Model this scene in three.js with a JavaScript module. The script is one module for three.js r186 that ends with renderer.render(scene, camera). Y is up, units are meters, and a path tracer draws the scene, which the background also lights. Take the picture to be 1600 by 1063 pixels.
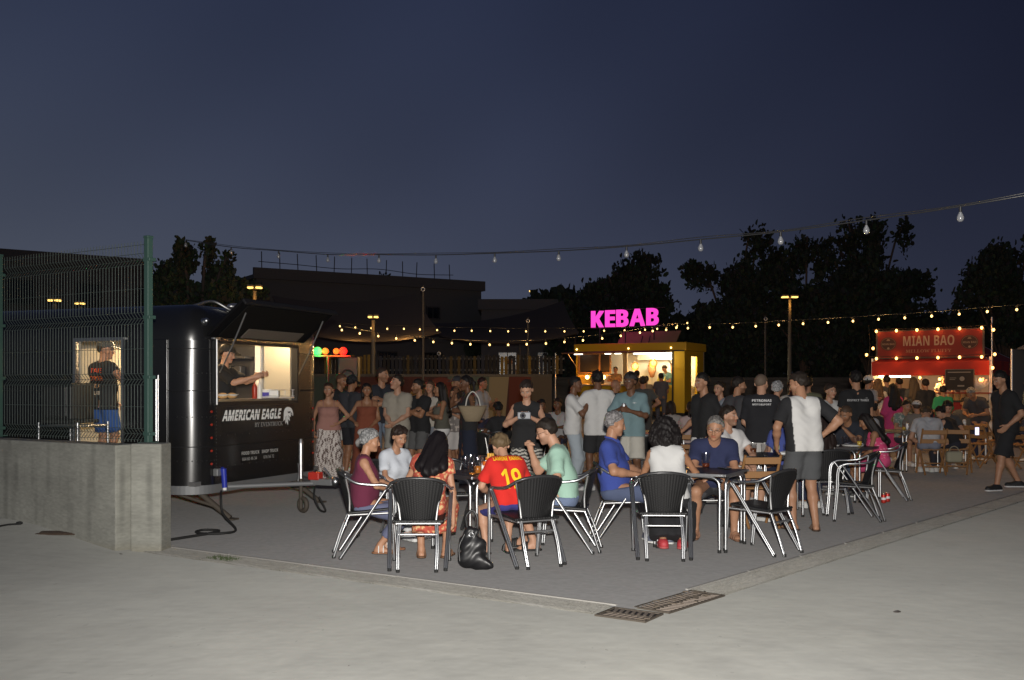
import * as THREE from 'three';
import { mergeGeometries } from 'three/addons/utils/BufferGeometryUtils.js';
import { RoundedBoxGeometry } from 'three/addons/geometries/RoundedBoxGeometry.js';
import { TextGeometry } from 'three/addons/geometries/TextGeometry.js';
import { FontLoader } from 'three/addons/loaders/FontLoader.js';

// ---------- camera, sky, light ----------
const F = 1600, EYE = 1.55, HY = 604;            // focal length in photo pixels, eye height, row of the horizon
const scene = new THREE.Scene();
const camera = new THREE.PerspectiveCamera(2 * Math.atan(531.5 / F) * 180 / Math.PI, 1600 / 1063, 0.1, 500);
camera.position.set(0, EYE, 0);
camera.lookAt(0, EYE, -10);
camera.setViewOffset(1600, 1063, 0, 531.5 - HY, 1600, 1063);
const renderer = new THREE.WebGLRenderer({ antialias: true });
renderer.toneMapping = THREE.LinearToneMapping;
renderer.toneMappingExposure = 1;
renderer.shadowMap.enabled = true;
const lin = c => (c /= 255) <= 0.04045 ? c / 12.92 : ((c + 0.055) / 1.055) ** 2.4;
{ // dusk sky: paler towards the left where the sun went down
  const w = 512, h = 256, d = new Float32Array(w * h * 4);
  const low = [[90, 95, 105], [75, 80, 96], [41, 44, 59]], high = [[32, 40, 64], [30, 37, 60], [17, 21, 38]];
  for (let j = 0; j < h; j++) for (let i = 0; i < w; i++) {
    const el = ((j + .5) / h - .5) * Math.PI, az = ((i + .5) / w - .5) * 2 * Math.PI;
    const x = Math.cos(az), t = Math.max(0, Math.min(2, 1 + x / .5)), k = t < 1 ? 0 : 1, f = t - k;
    const cl = 1 + .05 * Math.sin(az * 9 + 5 * el) * Math.sin(el * 14 + 3 * Math.sin(az * 4)) + .03 * Math.sin(az * 23 - el * 31);
    const e = Math.exp(-Math.pow(Math.max(0, el) * 57.3 / 15.5, 1.2));
    for (let c = 0; c < 3; c++) {
      const a = low[k][c] * (1 - f) + low[k + 1][c] * f, b = high[k][c] * (1 - f) + high[k + 1][c] * f;
      d[(j * w + i) * 4 + c] = lin(a * e + b * (1 - e)) * cl;
    }
    d[(j * w + i) * 4 + 3] = 1;
  }
  const t = new THREE.DataTexture(d, w, h, THREE.RGBAFormat, THREE.FloatType);
  t.mapping = THREE.EquirectangularReflectionMapping; t.magFilter = t.minFilter = THREE.LinearFilter; t.needsUpdate = true;
  scene.background = t; scene.environment = t;
}
const sun = new THREE.DirectionalLight(0xffe0c0, 0.012);    // last glow of the sun that has set
sun.position.set(-40, 9, -20); sun.castShadow = true; sun.shadow.radius = 40; scene.add(sun);
// the photographer's flash, on top of the camera
const flash = new THREE.SpotLight(0xfffaf3, 415, 0, 0.82, 1, 2);
flash.position.set(0.03, EYE + 0.2, 0.05); flash.target.position.set(0.6, 0.9, -10);
flash.castShadow = true; flash.shadow.radius = 2; scene.add(flash, flash.target);

// ---------- helpers ----------
let seed = 7; const rnd = () => { seed = (seed * 1664525 + 1013904223) >>> 0; return seed / 4294967296; };
const rr = (a, b) => a + (b - a) * rnd();
const rad = a => a * Math.PI / 180;
const gy = D => Math.max(0, (D - 17) * 0.016);               // the plaza climbs gently towards its far side
const gd = py => F * EYE / (py - HY);
const X = (px, D) => (px - 800) * D / F;
const at = (px, py, D) => [X(px, D), EYE - (py - HY) * D / F, -D];
const gp = (px, py) => { const D = gd(py); return [X(px, D), 0, -D]; };
const names = {};
const numbered = n => { const k = names[n] = (names[n] ?? -1) + 1; return k ? n + '_' + String(k).padStart(3, '0') : n; };
function tag(o, label, category, group, kind) {
  if (label) o.userData.label = label; if (category) o.userData.category = category;
  if (group) o.userData.group = group; if (kind) o.userData.kind = kind; return o;
}
function thing(name, label, category, pos = [0, 0, 0], turn = 0, group) {
  const o = new THREE.Group(); o.name = numbered(name); o.position.set(...pos); o.rotation.y = turn;
  tag(o, label, category, group); scene.add(o); return o;
}
const shad = o => { o.castShadow = o.receiveShadow = true; return o; };
function part(name, geo, mat, parent = scene) {
  if (Array.isArray(geo)) geo = mergeGeometries(geo.map(g => g.index ? g.toNonIndexed() : g).map(g => { for (const k of Object.keys(g.attributes)) if (!['position', 'normal', 'uv'].includes(k)) g.deleteAttribute(k); return g; }));
  const m = shad(new THREE.Mesh(geo, mat)); m.name = parent === scene ? numbered(name) : name; parent.add(m); return m;
}
function struct(name, geo, mat) { const m = part(name, geo, mat); m.userData.kind = 'structure'; return m; }
function copyOf(root, pos, turn, label, group) {
  const r = root.clone(); r.name = numbered(root.name.replace(/_\d+$/, '')); r.position.set(...pos); r.rotation.set(0, turn, 0);
  r.userData = { ...root.userData, label }; if (group) r.userData.group = group; scene.add(r); return r;
}
const col = (r, g, b) => new THREE.Color().setRGB(r, g, b);
const mat = (c, roughness = .85, more = {}) => new THREE.MeshPhysicalMaterial({ color: Array.isArray(c) ? col(...c) : c, roughness, ...more });
const glow = (c, k) => new THREE.MeshStandardMaterial({ color: 0x111111, emissive: Array.isArray(c) ? col(...c) : new THREE.Color(c), emissiveIntensity: k });
const bx = (w, h, d, x = 0, y = 0, z = 0, rx = 0, ry = 0, rz = 0) => new THREE.BoxGeometry(w, h, d).applyMatrix4(new THREE.Matrix4().compose(new THREE.Vector3(x, y, z), new THREE.Quaternion().setFromEuler(new THREE.Euler(rx, ry, rz)), new THREE.Vector3(1, 1, 1)));
const rb = (w, h, d, r, x = 0, y = 0, z = 0, rx = 0, ry = 0, rz = 0, seg = 2) => new RoundedBoxGeometry(w, h, d, seg, r).applyMatrix4(new THREE.Matrix4().compose(new THREE.Vector3(x, y, z), new THREE.Quaternion().setFromEuler(new THREE.Euler(rx, ry, rz)), new THREE.Vector3(1, 1, 1)));
const v3 = a => new THREE.Vector3(...a);
function bar(a, b, r, r2 = r, seg = 8) {
  const A = v3(a), B = v3(b), L = A.distanceTo(B);
  const g = new THREE.CylinderGeometry(r2, r, L, seg);
  g.applyQuaternion(new THREE.Quaternion().setFromUnitVectors(new THREE.Vector3(0, 1, 0), B.clone().sub(A).normalize()));
  return g.translate((A.x + B.x) / 2, (A.y + B.y) / 2, (A.z + B.z) / 2);
}
const tube = (pts, r, n = 32, seg = 7) => new THREE.TubeGeometry(new THREE.CatmullRomCurve3(pts.map(v3), false, 'centripetal'), n, r, seg);
const ball = (r, x, y, z, sx = 1, sy = 1, sz = 1, a = 12, b = 9) => new THREE.SphereGeometry(r, a, b).scale(sx, sy, sz).translate(x, y, z);
const lathe = (pts, seg = 16) => new THREE.LatheGeometry(pts.map(p => new THREE.Vector2(...p)), seg);
const cylg = (r1, r2, h, x, y, z, seg = 14) => new THREE.CylinderGeometry(r2, r1, h, seg).translate(x, y, z);

// periodic value noise and textures
function noiseGrid(n, s) { let q = s; const a = new Float32Array(n * n); for (let i = 0; i < n * n; i++) { q = (q * 1664525 + 1013904223) >>> 0; a[i] = q / 4294967296; } return a; }
const NG = noiseGrid(256, 99);
function vn(x, y, per) {
  const xi = Math.floor(x), yi = Math.floor(y), fx = x - xi, fy = y - yi, u = fx * fx * (3 - 2 * fx), v = fy * fy * (3 - 2 * fy);
  const m = (a, b) => NG[((b % per + per) % per) * 256 + ((a % per + per) % per)];
  return (m(xi, yi) * (1 - u) + m(xi + 1, yi) * u) * (1 - v) + (m(xi, yi + 1) * (1 - u) + m(xi + 1, yi + 1) * u) * v;
}
const fbm = (u, v, base, oct) => { let s = 0, a = .5, t = 0; for (let o = 0; o < oct; o++) { const p = Math.min(256, base << o); s += a * vn(u * p, v * p, p); t += a; a *= .55; } return s / t; };
function tex(n, fn, srgb = true, rep) {
  const d = new Uint8Array(n * n * 4);
  for (let j = 0; j < n; j++) for (let i = 0; i < n; i++) { const c = fn(i / n, j / n), k = (j * n + i) * 4; for (let q = 0; q < 3; q++) d[k + q] = Math.max(0, Math.min(255, c[q])); d[k + 3] = 255; }
  const t = new THREE.DataTexture(d, n, n); t.magFilter = THREE.LinearFilter; t.minFilter = THREE.LinearMipmapLinearFilter; t.generateMipmaps = true; t.wrapS = t.wrapT = THREE.RepeatWrapping;
  if (srgb) t.colorSpace = THREE.SRGBColorSpace; if (rep) t.repeat.set(...rep); t.needsUpdate = true; return t;
}
function canvasTex(w, h, draw) {
  const c = document.createElement('canvas'); c.width = w; c.height = h; draw(c.getContext('2d'), w, h);
  const t = new THREE.CanvasTexture(c); t.colorSpace = THREE.SRGBColorSpace; t.anisotropy = 4; return t;
}
const decalMat = (t, r = .7) => new THREE.MeshStandardMaterial({ map: t, transparent: true, roughness: r, side: THREE.DoubleSide });

// ---------- materials ----------
const grainBump = tex(512, (u, v) => { const a = fbm(u, v, 64, 3) * 150 + fbm(u + .3, v, 16, 2) * 90; return [a, a, a]; }, false, [1, 1]);
const concreteMap = tex(2048, (u, v) => {
  let b = .80 + .52 * (fbm(u, v, 4, 4) - .5) + .22 * (fbm(u * 1, v * 1, 24, 3) - .5) + .10 * (fbm(u, v, 128, 2) - .5);
  const streak = fbm(u * 3 % 1, v * 3 % 1, 6, 3); b -= .5 * Math.max(0, streak - .56); const br = vn(u * 14, v * 200, 200) * .6 + vn(u * 30 + 7, v * 128, 128) * .4; b += .10 * (br - .5);
  const sp = vn(u * 190, v * 190, 190); if (sp > .975) b *= .74; if (vn(u * 70 + 3, v * 70, 70) > .965) b *= .80;
  const warm = fbm(u + .5, v + .2, 4, 3) - .5;
  const blot = vn(u * 5 + .3, v * 5, 5) * .6 + vn(u * 11, v * 11, 11) * .4; b *= 1 - .75 * Math.max(0, blot - .58); if (sp < .006) b *= .55; return [b * 210 + warm * 8, b * 209 + warm * 4, b * 203 - warm * 8];
}, true);
const asphaltMap = tex(1024, (u, v) => {
  let b = .8 + .2 * (fbm(u, v, 4, 4) - .5) + .22 * (fbm(u, v, 160, 2) - .5);
  const st = fbm(u + .2, v + .7, 7, 3); b -= .25 * Math.max(0, st - .64);
  return [b * 190, b * 189, b * 190];
}, true);
const M = {
  concrete: mat([.345, .345, .322], .95, { map: concreteMap, bumpMap: grainBump, bumpScale: .005, sheen: 1, sheenRoughness: 1, sheenColor: col(.48, .485, .46) }),
  asphalt: mat([.40, .395, .39], .95, { map: asphaltMap, bumpMap: grainBump, bumpScale: .005, sheen: 1, sheenRoughness: 1, sheenColor: col(.30, .30, .30) }),
  alu: mat([.52, .53, .54], .36, { metalness: 1 }),
  aluDull: mat([.6, .6, .6], .45, { metalness: 1 }),
  wicker: mat([.009, .009, .0095], .55, { bumpMap: tex(128, (u, v) => { const a = 127 + 80 * Math.sin(u * 6.283 * 16) * (.6 + .4 * Math.sin(v * 6.283 * 24 + (Math.floor(u * 16) % 2) * 3.14)); return [a, a, a]; }, false), bumpScale: .006 }),
  blackTop: mat([.02, .02, .021], .35),
  iron: mat([.09, .075, .06], .75, { metalness: .4 }),
  black: mat([.012, .012, .013], .5),
  rubber: mat([.012, .012, .012], .8),
  wood: mat([.30, .15, .055], .6, { bumpMap: grainBump, bumpScale: .002 }),
  woodDark: mat([.16, .09, .04], .65),
  white: mat([.75, .75, .74], .7),
  paper: mat([.72, .71, .68], .9),
  glassCup: mat([.95, .95, .95], .06, { transmission: 1, thickness: 0, ior: 1.45 }),
  clear: mat([.95, .95, .95], .05, { transmission: 1, thickness: 0, ior: 1.5 }),
  beer: mat([.42, .14, .02], .2),
  lager: mat([.62, .42, .06], .2),
  green: mat([.012, .075, .05], .5),
};

// ---------- ground, plaza, kerb ----------
const K = [.877, 6.81], UL = [-.839, .544], UR = [.65, .76];     // kerb corner and the two kerb directions in (x, distance)
const kp = (a, b, o = 0) => [K[0] + a * UL[0] + b * UR[0], K[1] + a * UL[1] + b * UR[1]];
const WALLN = [.544, .839];                                      // normal of the left kerb line pointing into the plaza
const sst = (a, b, x) => { const t = Math.max(0, Math.min(1, (x - a) / (b - a))); return t * t * (3 - 2 * t); };
function moundY(x, D) {                                           // earth swept against the foot of the concrete wall
  const q = (x - K[0]) * WALLN[0] + (D - K[1]) * WALLN[1];
  return .20 * sst(-3.3, -5.2, x) * sst(-2.6, -.2, q) * (1 - sst(.1, .2, q));
}
function sheet(xs, ds, yf, uvs) {
  const p = [], uv = [], ix = [], nx = xs.length;
  for (const D of ds) for (const x of xs) { p.push(x, yf(x, D), -D); uv.push(x / uvs, D / uvs); }
  for (let j = 0; j + 1 < ds.length; j++) for (let i = 0; i + 1 < nx; i++) { const a = j * nx + i; ix.push(a, a + 1, a + nx + 1, a, a + nx + 1, a + nx); }
  const g = new THREE.BufferGeometry(); g.setAttribute('position', new THREE.Float32BufferAttribute(p, 3)); g.setAttribute('uv', new THREE.Float32BufferAttribute(uv, 2)); g.setIndex(ix); g.computeVertexNormals(); return g;
}
const range = (a, b, st) => { const r = []; for (let v = a; v <= b + 1e-6; v += st) r.push(v); return r; };
{
  const xs = [-300, -120, -60, -30, ...range(-16, 14, .25), 20, 40, 90, 180, 300], ds = [-60, -20, -8, ...range(-3, 16, .25), 17, 20, 25, 30, 40, 60, 90, 140, 240, 400];
  struct('ground', sheet(xs, ds, (x, D) => -.015 + gy(Math.min(D, 90)) - (D > 60 ? .05 : 0) + moundY(x, D) + .003 * (fbm((x + 40) / 80, (D + 40) / 80, 40, 3) - .5), 7), M.concrete);
  // the plaza's grey surface, inside the kerb
  const p = [], uv = [], ix = [], as = [.25, ...range(.5, 24, .5), 30, 45, 70], bs = [.25, ...range(.5, 30, .5), 40, 60, 75], n = as.length;
  for (const b of bs) for (const a of as) { const [x, D] = kp(a, b); p.push(x, gy(D) - .006, -D); uv.push(x / 6, D / 6); }
  for (let j = 0; j + 1 < bs.length; j++) for (let i = 0; i + 1 < n; i++) { const a = j * n + i; ix.push(a, a + 1, a + n + 1, a, a + n + 1, a + n); }
  const g = new THREE.BufferGeometry(); g.setAttribute('position', new THREE.Float32BufferAttribute(p, 3)); g.setAttribute('uv', new THREE.Float32BufferAttribute(uv, 2)); g.setIndex(ix); g.computeVertexNormals();
  struct('plaza', g, M.asphalt);
  // kerb of separate flush stones with a joint between them
  const kerb = thing('kerb'); kerb.userData.kind = 'structure';
  const tones = [.62, .57, .65].map((k, i) => mat([k, k * .985, k * .94], .95, { map: concreteMap, bumpMap: grainBump, bumpScale: .008, sheen: 1, sheenRoughness: 1, sheenColor: col(.6, .58, .52) }));
  const stones = [0, 1, 2].map(i => rb(.985, .1, .285, .01, 0, 0, 0, 0, 0, 0, 1));
  const put = (a, b, ang, len, lift) => { const [x, D] = kp(a, b); const m = part('kerb_stone', stones[Math.floor(rnd() * 3)], tones[Math.floor(rnd() * 3)], kerb); m.position.set(x, gy(D) - .052 + lift, -D); m.rotation.y = ang; m.scale.x = len; };
  const aL = Math.atan2(UL[1], UL[0]), aR = Math.atan2(UR[1], UR[0]);
  for (let i = 0; i < 9; i++) put(.40 + .5 + i, .15, aL, 1, .001 + .003 * rnd());
  for (let i = 0; i < 24; i++) put(.15, 1.10 + .5 + i, aR, 1, .003 + .003 * rnd());
  // pale mortar seam between kerb and plaza
  const seam = (a0, b0, a1, b1) => { const A = kp(a0, b0), B = kp(a1, b1); const L = Math.hypot(A[0] - B[0], A[1] - B[1]); return bx(L, .03, .022, (A[0] + B[0]) / 2, gy((A[1] + B[1]) / 2) - .0095, -(A[1] + B[1]) / 2, 0, Math.atan2(B[1] - A[1], B[0] - A[0]), 0); };
  const segs = []; for (let i = 0; i < 10; i++) segs.push(seam(.4 + i, .306 + .006 * rnd(), 1.38 + i, .306 + .006 * rnd())); for (let i = 0; i < 14; i++) segs.push(seam(.306 + .006 * rnd(), 1.10 + i, .306 + .006 * rnd(), 2.08 + i));
  const sm = part('mortar_seam', segs, mat([.30, .29, .27], .95), kerb);
  // two iron drain grates in the corner
  const barM = mat([.17, .14, .115], .7);
  const grate = (label, x, D, ang, len, n) => {
    const t = thing('drain_grate', label, 'drain grate', [x, -.006, -D], ang, 'drain grates in the kerb corner');
    part('pit', bx(len - .02, .012, .26, 0, -.0105, 0), M.black, t);
    part('frame', [bx(len, .03, .016, 0, -.011, .137), bx(len, .03, .016, 0, -.011, -.137), bx(.016, .03, .258, len / 2 - .008, -.011, 0), bx(.016, .03, .258, -len / 2 + .008, -.011, 0), bx(len - .04, .028, .018, 0, -.0112, 0)], M.iron, t);
    const g = bx(.02, .018, .110); for (const s of [-1, 1]) for (let i = 0; i < n; i++) { const m = part('bar', g, barM, t); m.position.set(-len / 2 + .03 + (len - .06) * (i + .5) / n, -.0065, s * .067); m.rotation.y = .25 * s; }
    const st = part('leaf_litter', Array.from({ length: len > .5 ? 16 : 2 }, () => bx(rr(.02, .07), .006, rr(.01, .04), rr(-len / 2, len / 2), .006 + .002 * rnd(), rr(-.14, .14), rr(-.2, .2), rr(0, 3), rr(-.2, .2))), mat([.10, .08, .06], .95), t); st.userData.kind = 'stuff';
  };
  grate('short iron drain grate along the kerb, nearest the camera at the corner', .80, 6.99, aL, .38, 7);
  grate('long iron drain grate clogged with brown leaves along the other kerb arm', 1.225, 7.425, aR, .78, 14);
  // rusty plate and small litter
  const pl = [X(97, 10.0), 0, -10.0]; const plate = part('metal_cover', [rb(.46, .012, .22, .004, 0, 0, 0), bx(.40, .006, .16, 0, .008, 0)], mat([.10, .065, .045], .9, { bumpMap: grainBump, bumpScale: .01 })); plate.position.set(pl[0], moundY(pl[0], -pl[2]) - .004, pl[2]); plate.rotation.y = rad(14); plate.rotation.z = -.03;
  tag(plate, 'dark rusty metal cover set in the ground by the foot of the concrete wall', 'cover');
  const cq = [-14, 0, 12, 30].map((p, i) => { const D = 9.95 + i * .08, x = X(p, D); return [x, moundY(x, D) - .004, -D]; }); const cw = part('cable', [tube(cq, .009), ball(.022, cq[3][0], cq[3][1] + .008, cq[3][2], 1.6, .8, 1)], M.rubber); tag(cw, 'short black cable end lying on the ground before the concrete wall', 'cable');
  for (const [px, py, s] of [[1402, 953, .03], [188, 866, .02], [948, 1012, .014], [545, 1036, .012], [1190, 1000, .012], [1310, 980, .01]]) {
    const q = gp(px, py), m = part('pebble', new THREE.DodecahedronGeometry(s, 0).scale(1.5, .5, .9), mat([.06, .05, .045], .9)); m.position.set(q[0], -.02 + moundY(q[0], -q[2]), q[2]); m.rotation.y = px;
    tag(m, px === 1402 ? 'dark twisted scrap lying alone on the pale concrete' : px === 188 ? 'dark pebble on the concrete near the end of the wall' : px < 800 ? 'tiny pebble on the concrete well in front of the drinks table' : px < 1000 ? 'tiny pebble closest to the lower edge, in front of the drain grates' : px < 1250 ? 'tiny pebble between the drain grates and the lone dark scrap' : 'tiny pebble just beside the lone dark scrap', 'pebble');
  }
  const gpos = gp(348, 874), bl = []; for (let i = 0; i < 220; i++) { const x = rr(-.16, .16), z = rr(-.07, .07), hgt = rr(.01, .035); bl.push(bar([x, 0, z], [x + rr(-.02, .02), hgt, z + rr(-.02, .02)], .0022, .0006, 3)); }
  const gr = part('grass_tuft', bl, mat([.06, .09, .03], .9)); gr.position.set(gpos[0], -.002, gpos[2]); gr.rotation.y = aL; tag(gr, 'small tuft of dry grass growing in the kerb joint', 'grass');
  if (0) { const st = gp(1055, 876), s2 = part('stain', new THREE.CircleGeometry(.11, 18).scale(1.5, .5, 1).rotateX(-Math.PI / 2), mat([.33, .325, .32], .95)); s2.position.set(st[0], -.002, st[2]); s2.userData.kind = 'structure'; }
}

// ---------- concrete wall with the mesh fence ----------
const W0 = (() => { const [a, , c] = gp(217, 857); return [a, -c]; })();        // near end of the wall's face
const wl = (s, y = 0, back = 0) => [W0[0] + s * UL[0] + back * WALLN[0], y, -(W0[1] + s * UL[1] + back * WALLN[1])];
{
  const wm = mat([.72, .72, .69], .95, { map: tex(1024, (u, v) => {
    let b = .80 + .25 * (fbm(u, v, 4, 4) - .5) + .1 * (fbm(u, v, 90, 2) - .5);
    const run = vn(u * 24, v * 1.5, 24) * .6 + vn(u * 60, v * 3, 60) * .4, run2 = vn(u * 9 + .4, v * 1.0, 9); b -= .45 * Math.max(0, run - .58) + .35 * Math.max(0, run2 - .60); b += .2 * sst(.93, .97, v);
    const dirt = Math.max(0, .22 - v) * 2.2; return [b * 208 - dirt * 40, b * 208 - dirt * 60, b * 200 - dirt * 90];
  }), bumpMap: grainBump, bumpScale: .006 });
  const H = 1.0, ang = Math.atan2(UL[1], UL[0]);
  const t = thing('concrete_wall', 'low stained grey concrete wall carrying the green mesh fence', 'wall', wl(0), ang);
  const uvm = (g, k = .5) => { const p = g.attributes.position, n = g.attributes.normal, uv = g.attributes.uv; for (let i = 0; i < p.count; i++) { const ax = Math.abs(n.getX(i)) > .6; uv.setXY(i, (ax ? p.getZ(i) : p.getX(i)) * k * .5, Math.abs(n.getY(i)) > .6 ? .9 : (p.getY(i) + .2) / 1.3); } return g; };
  // box local: +x runs along the wall away to the left, -z is back into the plaza
  part('wall_body', uvm(rb(6.5, H + .2, .26, .012, 3.25, H / 2 - .1, -.13)), wm, t);
  const pier = part('pier', uvm(rb(.30, H + .26, .24, .016, -.15, H / 2 - .12, 0)), wm, t); pier.position.set(-.004, 0, -.04); pier.rotation.y = .5;
  part('joint_strip', bx(.035, H - .04, .012, .03, H / 2, .006), mat([.74, .73, .68], .9), t);

  const f = thing('mesh_fence', 'green welded wire mesh fence with bent wires on top of the concrete wall', 'fence', wl(0, H, .13), ang);
  const gm = mat([.04, .085, .07], .5), wire = mat([.07, .09, .08], .45, { metalness: .3 });
  const FH = 1.94, folds = [.08, .62, 1.22, 1.80], zz = y => { for (const c of folds) { const d = Math.abs(y - c); if (d < .055) return (.055 - d) * .8; } return 0; };
  const ys = [0]; for (const c of folds) ys.push(c - .055, c, c + .055); ys.push(FH + .035); ys.sort((a, b) => a - b);
  const one = mergeGeometries(ys.slice(1).map((y, i) => bar([0, ys[i], zz(ys[i])], [0, y, zz(y)], .0032, .0032, 5)));
  for (const [s0, s1] of [[.09, 2.54], [2.64, 5.1]]) {
    for (let s = s0; s < s1; s += .05) { const m = part('wire', one, wire, f); m.position.x = s; m.position.z = .035; }
    for (const y of [.025, .08, .135, .35, .565, .62, .675, .92, 1.165, 1.22, 1.275, 1.51, 1.745, 1.80, 1.855, FH]) { const m = part('wire', bar([s0, y, .04 + zz(y)], [s1, y, .04 + zz(y)], .003, .003, 5), wire, f); }
  }
  for (const s of [.03, 2.59, 5.15]) {
    const p = part('post', rb(.062, FH + .06, .062, .008, s, FH / 2 + .02, 0), gm, f); part('post_cap', rb(.07, .025, .07, .006, s, FH + .058, 0), gm, p);
    part('base_plate', bx(.13, .012, .13, s, .006, 0), gm, p);
    for (const y of [.09, .64, 1.22, 1.78]) part('clamp', [rb(.10, .035, .08, .006, s, y, .01), bar([s + .045, y, .03], [s + .045, y, .07], .008)], gm, p);
  }
  const tube2 = part('conduit', [bar([-.02, .02, .05], [-.02, .62, .05], .011), bar([-.05, .02, .05], [-.05, .66, .05], .008)], M.alu, f);
}

// ---------- background: wall with mural, colour fence, houses, trees ----------
{
  const D = 30, y0 = gy(D), h = at(0, 588, D)[1] - y0;
  const mural = canvasTex(1024, 160, (c, w, hh) => {
    c.fillStyle = '#5b3533'; c.fillRect(0, 0, w, hh); c.fillStyle = '#5e726a'; c.fillRect(0, 0, 215, hh);
    c.fillStyle = '#6b3a34'; c.fillRect(215, 0, 300, hh);
    c.strokeStyle = '#cdb583'; c.lineWidth = 26; c.beginPath(); c.arc(500, 100, 62, Math.PI, 0); c.stroke();
    c.fillStyle = '#6d8279'; c.fillRect(600, 0, 170, hh); c.fillStyle = '#8c463d'; c.beginPath(); c.ellipse(600, 70, 90, 60, .5, 0, 7); c.fill();
    c.fillStyle = '#b7ae8f'; c.beginPath(); c.moveTo(770, 0); c.lineTo(850, 0); c.lineTo(830, hh); c.lineTo(760, hh); c.fill(); c.fillStyle = '#7a3a30'; c.fillRect(850, 0, 90, hh); c.fillStyle = '#70685c'; c.fillRect(940, 0, 84, hh);
    c.fillStyle = '#1b1a1d'; c.beginPath(); c.ellipse(370, 60, 44, 40, 0, 0, 7); c.fill(); c.strokeStyle = '#cfc9bb'; c.lineWidth = 5; for (let i = 0; i < 4; i++) { c.beginPath(); c.moveTo(345 + i * 14, 40); c.lineTo(350 + i * 14, 78); c.stroke(); }
  });
  const wall = (name, label, x0, x1, m, Dd = D) => { const a = X(x0, Dd), b = X(x1, Dd); const t = thing(name, label, 'wall', [(a + b) / 2, y0, -Dd]); part('wall_body', bx(b - a, h, .2, 0, h / 2, 0), m[0], t); part('coping', bx(b - a + .02, .06, .26, 0, h + .03, 0), m[0], t); if (m[1]) { const p = part('mural', new THREE.PlaneGeometry(b - a, h - .04).translate(0, h / 2, .105), m[1], t); } };
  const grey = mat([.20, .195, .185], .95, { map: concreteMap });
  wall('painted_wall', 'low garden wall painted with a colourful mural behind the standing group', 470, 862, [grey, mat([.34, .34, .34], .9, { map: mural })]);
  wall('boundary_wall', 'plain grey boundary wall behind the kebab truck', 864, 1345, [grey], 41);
  const f = thing('picket_fence', 'playground fence of narrow coloured pickets above the painted wall', 'fence', [0, y0 + h + .06, -D]);
  const pc = ['#121312', '#6d581d', '#151d2c', '#121312', '#4a3d14', '#182236', '#101110', '#131518', '#75601d', '#1d1a15'].map(c => mat(new THREE.Color(c).multiplyScalar(.6), .85)), pg = rb(.085, .55, .02, .005, 0, .275, 0, 0, 0, 0, 1);
  for (let i = 0, x = X(478, D); x < X(882, D); x += .115, i++) { const m = part('picket', pg, pc[Math.floor(rnd() * 10)], f); m.position.x = x; m.scale.y = rr(.94, 1.04); }
  part('rail', [bx(X(882, D) - X(478, D), .04, .03, (X(882, D) + X(478, D)) / 2, .12, -.03), bx(X(882, D) - X(478, D), .04, .03, (X(882, D) + X(478, D)) / 2, .45, -.03)], M.black, f);

  // long building
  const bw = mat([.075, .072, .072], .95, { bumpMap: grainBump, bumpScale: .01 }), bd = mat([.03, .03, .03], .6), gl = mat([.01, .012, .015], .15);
  const block = (label, A, B, y, depth, wins, name = 'apartment_building') => {   // A, B: (x, distance) of the ends of its front
    const L = Math.hypot(B[0] - A[0], B[1] - A[1]), ang = Math.atan2(B[1] - A[1], B[0] - A[0]);
    const t = thing(name, label, 'building', [A[0], 0, -A[1]], ang);
    part('wall', bx(L, y, depth, L / 2, y / 2, -depth / 2), bw, t); const rf = part('roof', bx(L + .3, .18, depth + .3, L / 2, y + .09, -depth / 2), bw, t); part('parapet', [bx(L + .3, .3, .15, L / 2, y + .33, .07)], bw, rf);
    for (const [s, yy, w, hh] of wins) { const win = part('window', [bx(w + .1, .06, .14, s, yy + hh / 2 + .03, .05), bx(w + .1, .06, .16, s, yy - hh / 2 - .03, .06), bx(.06, hh, .12, s - w / 2 - .03, yy, .04), bx(.06, hh, .12, s + w / 2 + .03, yy, .04), bx(.04, hh, .05, s, yy, .03)], bd, t); part('pane', bx(w, hh, .02, s, yy, .012), gl, win); }
    return t;
  };
  const A = [X(400, 45), 45], B = [X(752, 51), 51], L = Math.hypot(B[0] - A[0], B[1] - A[1]), top = at(0, 424, 45)[1] - .32;
  const w1 = []; for (let i = 0; i < 4; i++) w1.push([1.5 + i * 2.4, 5.1, .62, .5]); for (let i = 0; i < 4; i++) w1.push([1.5 + i * 2.4, 2.6, .9, 1.1]);
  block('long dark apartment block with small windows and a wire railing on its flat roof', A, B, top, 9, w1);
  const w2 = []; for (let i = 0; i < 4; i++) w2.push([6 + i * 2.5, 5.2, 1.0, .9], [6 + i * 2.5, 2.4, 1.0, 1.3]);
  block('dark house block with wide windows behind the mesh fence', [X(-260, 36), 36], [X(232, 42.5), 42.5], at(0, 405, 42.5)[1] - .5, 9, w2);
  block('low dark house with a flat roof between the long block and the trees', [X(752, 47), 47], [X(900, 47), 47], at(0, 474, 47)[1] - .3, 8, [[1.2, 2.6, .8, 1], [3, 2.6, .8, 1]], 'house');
  // railing on the roof
  const rl = thing('roof_railing', 'thin wire railing with bent posts along the roof of the long block', 'railing', [A[0], top + .3, -A[1]], Math.atan2(B[1] - A[1], B[0] - A[0]));
  for (let i = 0; i < 12; i++) { const x = .3 + i * .86 + rr(-.1, .1); part('railing_post', bar([x, 0, -.3], [x + rr(-.05, .05), .95, -.3], .022), M.black, rl); }
  part('railing_wire', tube([[.2, .5, -.3], [2, .46, -.3], [4, .4, -.3], [6, .5, -.3], [8, .38, -.3], [10, .45, -.3]], .015, 30, 4), M.black, rl);
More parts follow.
